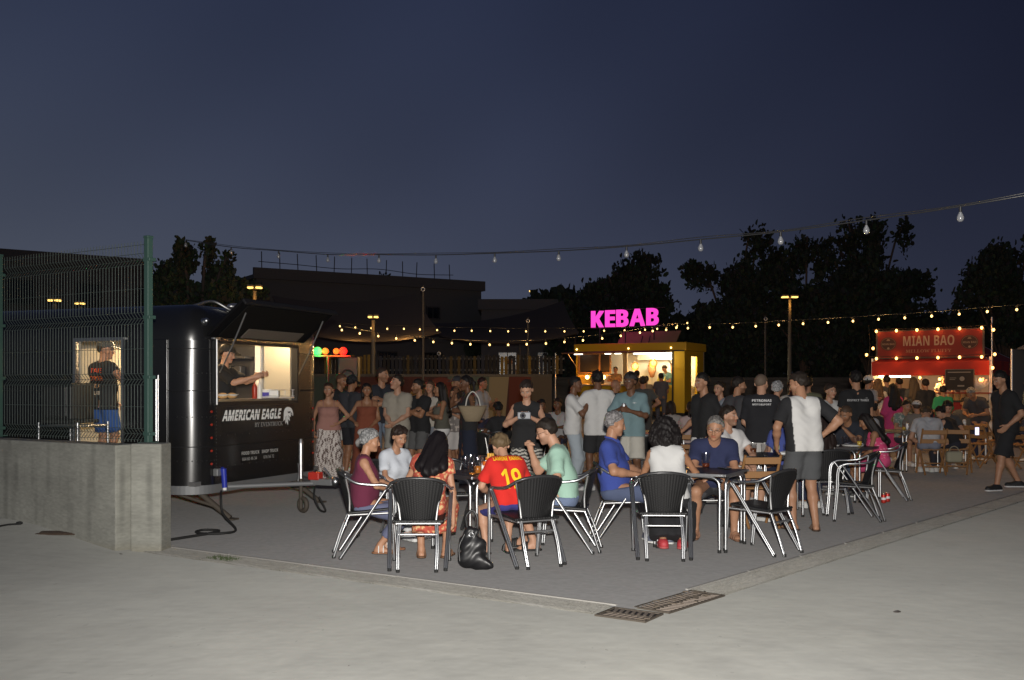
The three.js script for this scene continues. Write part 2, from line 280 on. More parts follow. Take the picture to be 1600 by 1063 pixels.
  // shade sails on poles
  const sail = (label, c, sag, m) => {   // four corners [px, py, D]
    const P = c.map(q => v3(at(...q))), n = 10, p = [], ix = [];
    for (let j = 0; j <= n; j++) for (let i = 0; i <= n; i++) { const u = i / n, v = j / n; const q = P[0].clone().multiplyScalar((1 - u) * (1 - v)).addScaledVector(P[1], u * (1 - v)).addScaledVector(P[2], u * v).addScaledVector(P[3], (1 - u) * v); q.y -= sag * (u * (1 - u) * 4 + v * (1 - v) * 2); p.push(q.x, q.y, q.z); }
    for (let j = 0; j < n; j++) for (let i = 0; i < n; i++) { const a = j * (n + 1) + i; ix.push(a, a + 1, a + n + 2, a, a + n + 2, a + n + 1); }
    const g = new THREE.BufferGeometry(); g.setAttribute('position', new THREE.Float32BufferAttribute(p, 3)); g.setIndex(ix); g.computeVertexNormals();
    const lo = g.clone(), k = lo.attributes.position; for (let i = 0; i < k.count; i++) k.setY(i, k.getY(i) - .02); lo.setIndex(ix.slice().reverse()); lo.computeVertexNormals();
    const mm = part('shade_sail', mergeGeometries([g, lo]), m); tag(mm, label, 'shade sail', undefined);
  };
  const sm = mat([.07, .055, .042], .95);
  sail('brown shade sail sagging widest in front of the long block', [[425, 462, 36], [648, 458, 36], [690, 520, 31], [470, 520, 31]], .28, sm);
  sail('dark brown shade sail between the thin pole and the low house', [[668, 505, 38], [880, 470, 38], [905, 520, 32], [700, 528, 32]], .25, mat([.03, .024, .02], .95));
  sail('brown shade sail behind the roof of the black trailer', [[228, 470, 36], [400, 455, 36], [420, 505, 31], [250, 505, 31]], .3, sm);
  const pole = (px, py0, D, label, r = .035) => { const a = at(px, py0, D), PM = mat([.05, .05, .05], .8), t = thing('sail_pole', label, 'pole', [a[0], gy(D), a[2]]); part('shaft', bar([0, 0, 0], [0, a[1] - gy(D), 0], r, r * .8), PM, t); part('foot_plate', cylg(.12, .12, .02, 0, .01, 0), M.aluDull, t); part('hook', new THREE.TorusGeometry(.05, .012, 6, 12).translate(0, a[1] - gy(D) - .1, .05), M.aluDull, t); };
  pole(661, 447, 28.5, 'tall thin metal pole rising behind the man in the beige shirt');
  pole(825, 497, 33, 'metal pole behind the woman holding the camera');
  pole(1196, 494, 34, 'bare metal pole just beside the lit street lamp');
  pole(812, 520, 36, 'slim dark pole in front of the low house', .03);
  pole(686, 548, 33, 'short slim pole beside the picket fence', .025);
  // woman in a pale top walking behind the fence is built with the people
}
// trees
const leafGeo = (() => { const p = [], ix = []; const pts = [[0, 0, 0], [.5, .3, .12], [.42, .8, .05], [0, 1, -.05], [-.42, .8, .05], [-.5, .3, .12]]; for (const q of pts) p.push(q[0] * .6, q[1], q[2]); for (let i = 1; i < 5; i++) ix.push(0, i, i + 1); const g = new THREE.BufferGeometry(); g.setAttribute('position', new THREE.Float32BufferAttribute(p, 3)); g.setIndex(ix); g.computeVertexNormals(); return g; })();
function tree(label, px, D, hTop, clumps, leafN, size, m, group) { const ks = px < 400 ? 1.0 : .885;   // clumps: [dx, y, dz, rx, ry]
  const t = thing('tree', label, 'tree', [X(px, D), gy(D), -D], 0, group); hTop *= ks; clumps = clumps.map(c => [c[0], c[1] * ks, c[2], c[3] * 1.06, c[4] * .95]);
  const limbs = [bar([0, -.1, 0], [rr(-.1, .1), hTop * .45, rr(-.1, .1)], .2, .12, 9)];
  for (const c of clumps) limbs.push(tube([[0, hTop * .18, 0], [c[0] * .4, (c[1] + hTop * .3) / 2, c[2] * .4], [c[0] * .8, c[1], c[2] * .8], [c[0], c[1] + c[4] * .7, c[2]]], .05, 8, 5));
  part('trunk', limbs, mat([.07, .05, .04], .95), t);
  leafN = Math.round(leafN * 1.9); size *= .70; const im = new THREE.InstancedMesh(leafGeo, m, leafN), o = new THREE.Object3D(), tot = clumps.reduce((s, c) => s + c[3] * c[3] * c[4], 0); let k = 0;
  for (const c of clumps) { const n = Math.round(leafN * c[3] * c[3] * c[4] / tot), sub = Array.from({ length: 14 }, () => { const a = rr(0, 6.28), e = rr(-1, 1), q = Math.cbrt(rr(.2, 1)); return [Math.cos(a) * Math.sqrt(1 - e * e) * q, e * q, Math.sin(a) * Math.sqrt(1 - e * e) * q]; });
    for (let i = 0; i < n && k < leafN; i++) { const s = sub[Math.floor(rnd() * 14)], g = () => (rnd() + rnd() + rnd() - 1.5) * .5; o.position.set(c[0] + (s[0] * .8 + g()) * c[3], c[1] + (s[1] * .85 + g() * .7) * c[4], c[2] + (s[2] * .8 + g()) * c[3]); o.rotation.set(rr(-1.5, 1.5), rr(0, 6.28), rr(-1, 1)); o.scale.setScalar(size * rr(.6, 1.4)); o.updateMatrix(); im.setMatrixAt(k, o.matrix); im.setColorAt(k, col(...[1, 1, 1].map(() => rr(.6, 1.3)))); k++; } }
  im.count = k; im.name = 'crown'; im.userData.kind = 'stuff'; t.add(shad(im));
}
{
  const lf = mat([.03, .042, .022], .85), lf2 = mat([.022, .031, .02], .9);
  const up = (n, w, h, rad0) => Array.from({ length: n }, (_, i) => { const a = rr(0, 6.28), q = Math.sqrt(rnd()) * w; return [Math.cos(a) * q, h * rr(.45, 1) * (1 - .35 * (q / w) ** 2), Math.sin(a) * q * .7, rad0 * rr(.6, 1.2), rad0 * rr(1, 2)]; });
  tree('bushy tree with upright branches rising behind the black trailer', 308, 31, 4.6, up(24, 1.7, 5.4, .44).concat([[-1.0, 4.2, 0, .3, .7], [1.2, 3.6, 0, .35, .6], [.3, 5.3, 0, .22, .6], [-.5, 5.2, 0, .25, .6], [.9, 4.9, 0, .25, .5]]), 10000, .24, lf);
  tree('slim tree at the trailer roof with loose twigs against the sky', 372, 32, 4.2, up(10, .55, 5.0, .36).concat([[.7, 4.2, 0, .22, .3]]), 2600, .2, lf);
  const R = 'tall trees behind the kebab truck and the food tent';
  tree('broad lower tree directly behind the pink sign', 985, 47, 7.4, up(22, 2.5, 7.2, .85).concat([[.8, 7.4, 0, .7, .8], [-1.7, 5.9, 0, .7, .7]]), 10000, .34, lf2);
  tree('spreading tree at the edge of the low house', 905, 46, 5, up(13, 1.4, 5.4, .6), 4200, .3, lf2);
  tree('middle tree with two pointed tops beyond the kebab truck roof', 1150, 46, 8.5, up(16, 1.7, 7.6, .8).concat([[.6, 8.3, 0, .35, .9], [1.2, 8.4, 0, .4, .9], [-1.6, 6.8, 0, .7, .9], [1.6, 7.0, 0, .6, 1]]), 9000, .32, lf2);
  tree('tree beside the lit street lamp with a rounded top', 1258, 45, 8.4, up(16, 1.5, 7.8, .8).concat([[.1, 8.1, 0, .55, .8]]), 8000, .32, lf2);
  tree('tallest tree with ragged columns between street lamp and food tent', 1358, 45, 9.4, up(24, 2.0, 8.7, .85).concat([[-.9, 8.6, 0, .6, 1], [.2, 8.8, 0, .5, 1.1], [1.5, 8.6, 0, .4, .9], [2.2, 6.2, 0, .7, .8], [2.5, 4.8, 0, .6, .5], [-1.9, 7.5, 0, .6, 1]]), 13000, .33, lf2);
  tree('dark spreading tree behind the roof of the food tent', 1572, 40, 7.6, up(20, 1.9, 7.3, .75).concat([[-1.5, 5.2, 0, .5, .7], [1, 7.2, 0, .6, .8]]), 9000, .3, lf2);
  tree('small round tree on the far side of the long block roof', 601, 62, 8.2, up(6, .5, 8.6, .45), 900, .25, lf2);
  tree('tiny tree top showing above the low house', 769, 60, 6.3, up(5, .6, 6.4, .4), 700, .22, lf2);
  // dense dark hedge mass far behind everything
  const im = new THREE.InstancedMesh(leafGeo, lf2, 24000), o = new THREE.Object3D();
  for (let i = 0; i < 24000; i++) { const x = rr(-2, 36), D = rr(49, 53), h = 4.0 + 1.2 * Math.sin(x * .7) * Math.sin(x * .23 + 1) + (x > 24 ? -.6 : .3); o.position.set(x, gy(D) + h * Math.sqrt(rnd()), -D); o.rotation.set(rr(-1.5, 1.5), rr(0, 6.28), rr(-1, 1)); o.scale.setScalar(rr(.35, .75)); o.updateMatrix(); im.setMatrixAt(i, o.matrix); }
  im.name = 'far_shrubbery'; tag(im, 'dark far shrubbery filling the gaps under the trees', 'shrubbery', undefined, 'stuff'); scene.add(shad(im));
}

// ---------- black rounded food trailer ----------
const TW = 2.65, TN = [-3.55, 11.5], TF = [.367, .930], TZ = [.930, -.367], TANG = Math.atan2(.930, .367);
const tl = (x, y, z) => [TN[0] + TF[0] * (x + TW / 2) + TZ[0] * z, y, -(TN[1] + TF[1] * (x + TW / 2) + TZ[1] * z)];
const lampAt = (p, c, I, r = 1) => { const l = new THREE.PointLight(c, I, 0, 2); l.position.set(...p); l.castShadow = true; l.shadow.radius = r; scene.add(l); return l; };
{
  const Lg = 5, r = .32, y0 = .42, yv = 2.12, wx0 = -1.0, wx1 = .67, wy0 = 1.36, wy1 = 2.07, dz0 = -1.72, dz1 = -1.04, dy0 = .46, dy1 = 2.08;
  const st = [], add = (x, z, nx, nz, tg) => st.push([x, z, nx, nz, tg]);
  const arc = (cx, cz, a0) => { for (let i = 1; i < 10; i++) { const a = rad(a0 - i * 9); add(cx + r * Math.cos(a), cz + r * Math.sin(a), Math.cos(a), Math.sin(a)); } };
  for (const x of [-TW / 2 + r, wx0, -.45, .1, wx1, TW / 2 - r]) add(x, 0, 0, 1, 'f'); arc(TW / 2 - r, -r, 90);
  for (const z of [-r, -2, -Lg + r]) add(TW / 2, z, 1, 0); arc(TW / 2 - r, -Lg + r, 0);
  for (const x of [TW / 2 - r, 0, -TW / 2 + r]) add(x, -Lg, 0, -1); arc(-TW / 2 + r, -Lg + r, -90);
  for (const z of [-Lg + r, -3, dz0, dz1, -r]) add(-TW / 2, z, -1, 0, 's'); arc(-TW / 2 + r, -r, 180);
  const ys = [y0, dy0, .8, 1.15, wy0, 1.75, wy1, dy1, yv].map(y => [y, 0]); for (let i = 1; i <= 9; i++) { const a = rad(i * 10); ys.push([yv + .38 * Math.sin(a), .30 * (1 - Math.cos(a))]); }
  const shell = (off, flip) => {
    const p = [], ix = [], n = st.length;
    for (const [y, ins] of ys) for (const s of st) p.push(s[0] - s[2] * (ins + off), y - (y > yv ? off : 0), s[1] - s[3] * (ins + off));
    for (let j = 0; j + 1 < ys.length; j++) for (let i = 0; i < n; i++) {
      const k = (i + 1) % n, A = st[i], B = st[k], ym = (ys[j][0] + ys[j + 1][0]) / 2;
      if (A[4] === 'f' && B[4] === 'f' && (A[0] + B[0]) / 2 > wx0 && (A[0] + B[0]) / 2 < wx1 && ym > wy0 && ym < wy1) continue;
      if (A[4] === 's' && B[4] === 's' && (A[1] + B[1]) / 2 > dz0 && (A[1] + B[1]) / 2 < dz1 && ym > dy0 && ym < dy1) continue;
      const a = j * n + i, b = j * n + k, c = b + n, d = a + n; flip ? ix.push(a, b, c, a, c, d) : ix.push(a, c, b, a, d, c);
    }
    const top = p.length / 3, m = ys.length - 1; p.push(0, ys[m][0] - off + .02, -Lg / 2); for (let i = 0; i < n; i++) { const a = m * n + i, b = m * n + (i + 1) % n; flip ? ix.push(a, b, top) : ix.push(a, top, b); }
    const g = new THREE.BufferGeometry(); g.setAttribute('position', new THREE.Float32BufferAttribute(p, 3)); g.setIndex(ix); g.computeVertexNormals(); return g;
  };
  const t = thing('food_trailer', 'black rounded food trailer with raised hatch and lit serving window beside the fence', 'food trailer', tl(0, 0, 0), TANG);
  const paint = mat([.010, .010, .0105], .26, { clearcoat: .5, clearcoatRoughness: .16 });
  part('body', shell(0, true), paint, t);
  part('inner_lining', shell(.05, false), mat([.45, .42, .36], .5), t);
  part('floor', bx(TW - .1, .05, Lg - .1, 0, .44, -Lg / 2), mat([.12, .12, .12], .6), t);
  part('window_frame', [bx(wx1 - wx0, .04, .09, (wx0 + wx1) / 2, wy0 - .01, -.015), bx(wx1 - wx0, .035, .09, (wx0 + wx1) / 2, wy1, -.015), bx(.035, wy1 - wy0, .09, wx0, (wy0 + wy1) / 2, -.014), bx(.035, wy1 - wy0, .09, wx1, (wy0 + wy1) / 2, -.014)], M.black, t);
  part('counter', [rb(wx1 - wx0 - .05, .03, .5, .008, (wx0 + wx1) / 2, wy0 + .02, -.33)], M.alu, t);
  part('back_panel', bx(.03, .85, .42, 1.22, 1.72, -.66), mat([.50, .49, .44], .35, { metalness: .5 }), t);
  part('white_post', bx(.05, .95, .09, 1.19, 1.72, -.95), M.white, t);
  part('side_counter', rb(.5, .05, 1.9, .01, .99, 1.30, -1.3), M.aluDull, t);
  part('dark_shelf', [bx(.05, 1.1, 1.1, 1.22, 1.8, -1.58), bx(.25, .03, 1.05, 1.1, 1.95, -1.55), bx(.25, .03, 1.05, 1.1, 1.62, -1.55), ...[0, 1, 2, 3, 4].map(i => rb(.12, .2, .12, .02, 1.1, 1.74, -1.2 - i * .18))], mat([.03, .03, .034], .35), t);
  part('door_frame', [bx(.06, dy1 - dy0 + .08, .04, -TW / 2 - .005, (dy0 + dy1) / 2, dz0 - .02), bx(.06, dy1 - dy0 + .08, .04, -TW / 2 - .005, (dy0 + dy1) / 2, dz1 + .02), bx(.06, .04, dz1 - dz0, -TW / 2 - .005, dy1 + .02, (dz0 + dz1) / 2)], M.aluDull, t);
  part('lining_board', bx(.03, 1.6, 1.3, -.15, 1.25, -2.3), mat([.72, .66, .52], .7), t);
  const dpost = part('door', rb(.6, 1.62, .04, .01, -.30, 0, 0), paint, t); dpost.position.set(-TW / 2 - .02, 1.28, dz1 + .05); dpost.rotation.y = rad(92);
  part('handle', [rb(.03, .12, .05, .008, -.5, .1, .04), bar([-.5, .3, .05], [-.36, .75, .05], .008)], M.alu, dpost);
  // rivets, side markers, seams
  const rv = [], rg = (x, y, z) => rv.push(ball(.008, x, y, z, 1, 1, 1, 6, 4));
  for (let i = 0; i < 14; i++) { rg(-.9 + i * .14, .98, .002); rg(-.9 + i * .14, .62, .002); } for (let i = 0; i < 22; i++) { rg(-.97, .5 + i * .04, .001); rg(.98, .5 + i * .07, .001); }
  for (let i = 0; i < 9; i++) for (const y of [.7, 1.2, 1.7]) { const a = rad(90 + i * 10); rg(-TW / 2 + r + (r + .001) * Math.cos(a), y, -r + (r + .001) * Math.sin(a)); }
  for (let z = -.5; z > -4.5; z -= .16) { if (z < dz1 + .1 && z > dz0 - .1) continue; rg(-TW / 2 - .001, 1.2, z); rg(-TW / 2 - .001, .7, z); }
  part('rivets', rv, mat([.05, .05, .05], .3, { metalness: .7 }), t).userData.kind = 'stuff';
  const ml = mat([.35, .03, .015], .2, { clearcoat: 1 });
  for (const x of [-1.06, 1.06]) for (let i = 0; i < 5; i++) part('side_marker', ball(.02, x, .66 + i * .15, .008, 1.1, .8, .5), ml, t);
  const seams = y => { const q = []; const pts = st.map(s => [s[0] + s[2] * .004, y, s[1] + s[3] * .004]); pts.push(pts[0]); for (let i = 0; i + 1 < pts.length; i++) { const A = st[i], B = st[(i + 1) % st.length]; const m = [(A[0] + B[0]) / 2, (A[1] + B[1]) / 2]; if (A[4] === 's' && B[4] === 's' && m[1] > dz0 && m[1] < dz1) continue; if (A[4] === 'f' && B[4] === 'f' && m[0] > wx0 && m[0] < wx1 && y > wy0) continue; q.push(bar(pts[i], pts[i + 1], .006, .006, 5)); } return q; };
  part('seam', [...seams(1.5), ...seams(1.98)], M.black, t); part('seam', seams(.86), M.black, t);
  // chassis, leg, tongue, coupler
  const galv = mat([.20, .205, .21], .6, { metalness: .4 });
  const rail = []; for (let i = 0; i < st.length; i++) { const A = st[i], B = st[(i + 1) % st.length], a = [A[0] - A[2] * .02, .37, A[1] - A[3] * .02], b = [B[0] - B[2] * .02, .37, B[1] - B[3] * .02]; const L = Math.hypot(a[0] - b[0], a[2] - b[2]); if (L > .01) rail.push(bx(L + .01, .10, .05, (a[0] + b[0]) / 2, .37, (a[2] + b[2]) / 2, 0, Math.atan2(a[2] - b[2], b[0] - a[0]), 0)); }
  part('chassis_rail', rail, galv, t);
  part('underside', bx(TW - .2, .06, Lg - .3, 0, .35, -Lg / 2), M.black, t);
  for (const x of [-.95, .95]) part('stabilizer_leg', [bar([x, .34, -.30], [x + .08, .02, .12], .035), bar([x - .12, .33, -.62], [x + .03, .16, -.07], .02), rb(.12, .02, .12, .005, x + .085, .012, .14)], M.iron, t);
  for (const sx of [-1, 1]) { const w = part('wheel', [new THREE.TorusGeometry(.27, .09, 10, 24).rotateY(Math.PI / 2).translate(sx * (TW / 2 - .2), .34, -2.9)], M.rubber, t); part('rim', cylg(.2, .2, .14, 0, 0, 0, 16).rotateZ(Math.PI / 2).translate(sx * (TW / 2 - .2), .34, -2.9), galv, w); }
  const tg = part('tongue', [bar([-.75, .37, -.02], [0, .37, .72], .035, .035, 4), bar([.75, .37, -.02], [0, .37, .72], .035, .035, 4), rb(.09, .08, .30, .01, 0, .39, .82)], galv, t);
  part('coupler', [ball(.055, 0, .40, 1.0), rb(.08, .05, .16, .015, 0, .42, .95), bar([0, .45, .94], [0, .56, .84], .014)], M.alu, tg);
  part('coupler_grip', rb(.11, .10, .16, .02, 0, .46, .72), mat([.45, .03, .02], .45), tg);
  part('jockey_wheel', [bar([.02, .05, .5], [.02, .42, .5], .024), new THREE.TorusGeometry(.075, .03, 8, 16).rotateY(1.2).translate(.02, .10, .53)], M.iron, tg);
  part('jack_tube', [bar([.02, .42, .5], [.02, .86, .5], .03), cylg(.034, .02, .05, .02, .88, .5)], M.alu, tg);
  part('jack_crank', tube([[-.12, .40, .55], [-.13, .5, .57], [-.16, .62, .58]], .012), M.alu, tg);
  part('brake_cable', tube([[.02, .34, .7], [-.12, .22, .78], [-.06, .06, .82], [.1, .03, .8], [.08, .2, .72]], .012), M.rubber, tg);
  // hatch: a black flap swung up above the window, on brackets and gas struts
  const h = part('hatch', rb(wx1 - wx0 + .30, .035, .64, .012, 0, 0, .32), mat([.005, .005, .006], .9, { specularIntensity: .2 }), t); h.position.set((wx0 + wx1) / 2, wy1 + .06, .01); h.rotation.x = -rad(39);
  part('hatch_lining', rb(wx1 - wx0, .012, .54, .004, 0, -.026, .3), mat([.008, .0075, .007], .9, { specularIntensity: .2 }), h); part('hatch_panel', rb(wx1 - wx0 - .5, .01, .16, .004, .15, -.036, .12), mat([.12, .10, .08], .6), h);
  part('hatch_lip', rb(wx1 - wx0 + .30, .07, .03, .008, 0, -.03, .63), M.black, h);
  for (const x of [wx0 + .02, wx1 - .02]) part('gas_strut', [bar([x, wy0 + .35, .06], [x, wy1 - .08, .22], .008), bar([x, wy1 - .08, .22], [x, wy1 + .32, .42], .011)], mat([.10, .10, .10], .5, { metalness: .4 }), t);
  part('prop_pole', [bar([wx0 - .02, wy0 - .02, .05], [wx0 - .035, wy1 + .02, .06], .012), rb(.12, .02, .04, .004, wx0 - .05, wy1 + .03, .06)], M.aluDull, t);
  part('roof_clutter', [tube([[-1.0, 2.49, -.3], [-.7, 2.56, -.25], [-.5, 2.46, -.12], [-.2, 2.57, -.2], [.1, 2.5, -.15], [.5, 2.55, -.2]], .016, 40, 5), ball(.07, -.35, 2.52, -.2, 1.8, .6, 1), ball(.05, .45, 2.52, -.15, 1.4, .7, 1)], M.aluDull, t);
  part('roof_vent', rb(.5, .12, .5, .03, .2, 2.53, -2.2), M.black, t);
  part('corner_lamp', [ball(.035, -1.12, 2.3, -.02), cylg(.045, .045, .02, 0, 0, 0).rotateX(1.2).translate(-1.12, 2.29, -.05)], M.alu, t);
  // lettering on the front
  const name = canvasTex(1024, 230, (c, w, hh) => {
    c.clearRect(0, 0, w, hh); c.fillStyle = '#e8e8e4'; c.save(); c.transform(1, 0, -.22, 1, 40, 0); c.font = 'bold 128px sans-serif'; c.textBaseline = 'alphabetic'; const word = 'AMERICAN EAGLE'; const sc = 800 / c.measureText(word).width; c.scale(sc, 1); c.fillText(word, 0, 125); c.lineWidth = 6; c.strokeStyle = '#e8e8e4'; c.strokeText(word, 0, 125); c.restore();
    c.strokeStyle = 'rgba(10,10,10,1)'; c.lineWidth = 4; c.beginPath(); c.moveTo(30, 78); c.lineTo(850, 66); c.stroke();
    c.fillStyle = '#a9a9a5'; c.font = '54px serif'; c.fillText('BY EVENTRUCK', 440, 196);
    // eagle's head
    c.fillStyle = '#e8e8e4'; c.beginPath(); c.moveTo(862, 92); c.quadraticCurveTo(862, 22, 925, 18); c.quadraticCurveTo(985, 20, 1000, 66); c.quadraticCurveTo(1012, 92, 1004, 112); c.quadraticCurveTo(990, 96, 968, 92); c.lineTo(972, 120); c.lineTo(950, 108); c.lineTo(956, 160); c.lineTo(930, 138); c.lineTo(928, 200); c.lineTo(900, 160); c.lineTo(892, 190); c.lineTo(878, 140); c.lineTo(858, 160); c.closePath(); c.fill();
    c.fillStyle = '#111'; c.beginPath(); c.moveTo(918, 66); c.lineTo(972, 62); c.lineTo(960, 78); c.lineTo(934, 80); c.closePath(); c.fill(); c.fillStyle = '#777'; c.beginPath(); c.moveTo(968, 72); c.quadraticCurveTo(1000, 74, 1000, 104); c.quadraticCurveTo(985, 92, 966, 88); c.fill();
    c.strokeStyle = '#222'; c.lineWidth = 5; for (const q of [[885, 110, 890, 160], [908, 105, 914, 160], [935, 100, 940, 132]]) { c.beginPath(); c.moveTo(q[0], q[1]); c.lineTo(q[2], q[3]); c.stroke(); }
  });
  part('name_lettering', new THREE.PlaneGeometry(1.50, .30).translate(-.13, 1.16, .005), decalMat(name), t);
  const sub = canvasTex(512, 100, c => { c.clearRect(0, 0, 512, 100); c.fillStyle = '#b4b4b0'; c.font = 'bold 38px sans-serif'; c.fillText('FOOD TRUCK', 8, 40); c.fillText('SHOP TRUCK', 276, 40); c.font = '34px sans-serif'; c.fillText('664 60 46 34', 16, 86); c.fillText('616 56 72', 300, 86); });
  part('phone_lettering', new THREE.PlaneGeometry(.78, .15).translate(-.12, .71, .005), decalMat(sub), t);
  // lit interior: two bare tubes under the ceiling
  for (const [x, z, I] of [[.2, -.9, 3.2], [-.6, -1.7, 3.4]]) { const l = part('interior_lamp', rb(.5, .04, .06, .015, x, 2.24, z), glow([1, .82, .55], 5), t); lampAt(tl(x, 2.19, z), 0xffd8a0, I, 3); }
  // things on the counter
  const cq = (x, z) => tl(x, wy0 + .036, z), bottle = (n, lab, x, z, c, hh, r0 = .032) => { const q = thing(n, lab, 'bottle', cq(x, z), 0); part('bottle_body', lathe([[0, 0], [r0, 0], [r0, hh * .7], [r0 * .5, hh * .85], [r0 * .3, hh * .87]]), c, q); part('nozzle', lathe([[r0 * .3, hh * .87], [.004, hh], [0, hh]]), c, q); };
  bottle('sauce_bottle', 'red sauce bottle on the counter of the trailer window', .05, -.2, mat([.35, .03, .01], .4), .21);
  bottle('sauce_bottle', 'white sauce bottle beside the red one in the trailer window', .15, -.2, mat([.7, .68, .6], .4), .24, .036);
  bottle('water_bottle', 'small clear bottle by the white post inside the trailer window', .27, -.35, M.clear, .25);
  const cr = thing('food_box', 'white carton printed with blue marks on the trailer counter', 'carton', cq(.48, -.32), .1); part('carton_body', rb(.32, .10, .18, .01, 0, .05, 0), M.paper, cr); part('blue_print', new THREE.PlaneGeometry(.16, .055).translate(-.04, .05, .092), mat([.05, .04, .3], .7), cr); part('carton_lid', rb(.34, .015, .20, .005, 0, .108, 0), M.white, cr);
  const rk = thing('wire_rack', 'small chrome wire rack at the end of the trailer counter', 'rack', cq(.40, -.12), 0); part('rack_wire', [...[-.2, -.1, 0, .1, .2].map(x => bar([x, .02, -.06], [x, .11, -.06], .004)), bar([-.22, .11, -.06], [.22, .11, -.06], .005), bar([-.22, .03, -.06], [.22, .03, -.06], .005)], M.alu, rk); part('rack_tray', rb(.44, .012, .14, .004, 0, .01, 0), M.alu, rk);
  for (const [i, x] of [-.52, -.34].entries()) { const b = thing('burger', i ? 'second wrapped bread roll lying nearer the sauce bottles in the trailer' : 'wrapped bread roll lying before the cook in the trailer', 'bread', cq(x, -.25), i); part('bun', ball(.05, 0, .04, 0, 1.3, .75, 1), mat([.5, .3, .12], .8), b); part('wrapper', new THREE.ConeGeometry(.085, .06, 9, 1, true).rotateX(Math.PI).translate(0, .03, 0), M.paper, b); }
  // power lead
  const pl = thing('power_plug', 'blue industrial plug on the black power lead of the trailer', 'plug', tl(-.94, .5, .03), TANG);
  part('socket', rb(.08, .09, .07, .015, -.05, .06, 0), galv, pl); part('plug_body', [bar([0, .1, .05], [.01, -.12, .06], .036, .03), bar([0, .09, .05], [0, .06, .0], .035)], mat([.02, .035, .35], .4), pl); part('plug_collar', bar([.01, -.12, .06], [.01, -.15, .06], .024), M.white, pl);
  const g0 = pl.position, w = [[345, 778, 11.35], [347, 800, 11.3], [352, 822, 11.1]].map(q => at(...q)); const gnd = [[368, 830], [352, 835], [318, 836], [306, 833], [318, 830], [342, 831], [330, 835], [300, 840], [262, 846], [235, 850]].map(q => { const p = gp(...q); p[1] = .012; return p; });
  tag(part('power_lead', tube([[g0.x + .03, g0.y - .16, g0.z + .05], ...w.slice(0, 2), ...gnd], .014, 120, 6), M.rubber), 'black power lead hanging from the blue plug and looping on the ground', 'cable');
  // crate and trolley before the door
  const kr = thing('crate', 'black equipment box standing on the trolley at the trailer door', 'box', tl(-TW / 2 - .28, 0, -1.55), TANG + .1); part('box_body', rb(.40, .42, .40, .02, -.04, 1.38, 0), M.black, kr); part('box_front', rb(.02, .34, .3, .008, -.245, 1.38, 0), M.blackTop, kr); part('shelf_foot', rb(.44, .04, .44, .01, 0, 1.15, 0), M.rubber, kr);
  const tr = thing('trolley', 'chrome frame trolley with a dark box at the trailer door', 'trolley', tl(-TW / 2 - .28, 0, -1.5), TANG + .1);
  part('frame', [...[[-.26, -.26], [.26, -.26], [-.26, .26], [.26, .26]].map(([a, b]) => bar([a, .06, b], [a, 1.14, b], .012)), ...[.3, 1.1].flatMap(y => [bar([-.26, y, -.26], [.26, y, -.26], .01), bar([-.26, y, .26], [.26, y, .26], .01), bar([-.26, y, -.26], [-.26, y, .26], .01), bar([.26, y, -.26], [.26, y, .26], .01)])], M.alu, tr); part('tray', bx(.5, .02, .5, 0, .3, 0), M.aluDull, tr); part('tray', bx(.5, .02, .5, 0, 1.1, 0), M.aluDull, tr);
  for (const [a, b] of [[-.26, -.26], [.26, -.26], [-.26, .26], [.26, .26]]) part('caster', cylg(.04, .04, .03, 0, 0, 0).rotateZ(1.57).translate(a, .042, b), M.rubber, tr);
}

// ---------- light bar with coloured party lamps ----------
{
  const D = 20, p = at(512, 549, D), t = thing('party_light_stand', 'stand with green, orange and red party lamps beside the black trailer', 'light stand', [p[0], gy(D), p[2]]), y = p[1] - gy(D);
  part('pole', bar([0, 0, 0], [0, y - .08, 0], .025), M.black, t); for (const a of [0, 2.1, 4.2]) part('leg', bar([0, .5, 0], [Math.cos(a) * .5, .02, Math.sin(a) * .5], .015), M.black, t);
  part('crossbar', bar([-.45, y - .1, 0], [.45, y - .1, 0], .025), M.black, t);
  for (const [px, c, r, I] of [[496, [.02, 1, .14], .085, 2.6], [508, [1, .15, .012], .065, 2], [525, [1, .13, .01], .06, 2], [536, [1, .012, .01], .08, 4]]) {
    const x = X(px, D) - p[0]; const can = part('lamp_can', new THREE.CylinderGeometry(r * 1.1, r * .8, .16, 14, 1, true).rotateX(Math.PI / 2).translate(x, y, -.09), M.black, t);
    part('lamp_lens', ball(r, x, y, -.01, 1, 1, .35), glow(c, 2.0), can); lampAt([p[0] + x, y + gy(D), p[2] + .14], col(...c), I, 3);
  }
  const s = thing('loudspeaker', 'black loudspeaker on a tripod near the party lamps', 'loudspeaker', [X(545, D + 1), gy(D), -(D + 1)]); const sy = 1.55; part('cabinet', rb(.42, .62, .36, .03, 0, sy + .25, 0), M.black, s); part('woofer', new THREE.TorusGeometry(.13, .02, 8, 20).translate(0, sy + .15, .18), M.rubber, s); part('stand_pole', bar([0, 0, 0], [0, sy, 0], .02), M.black, s);
}

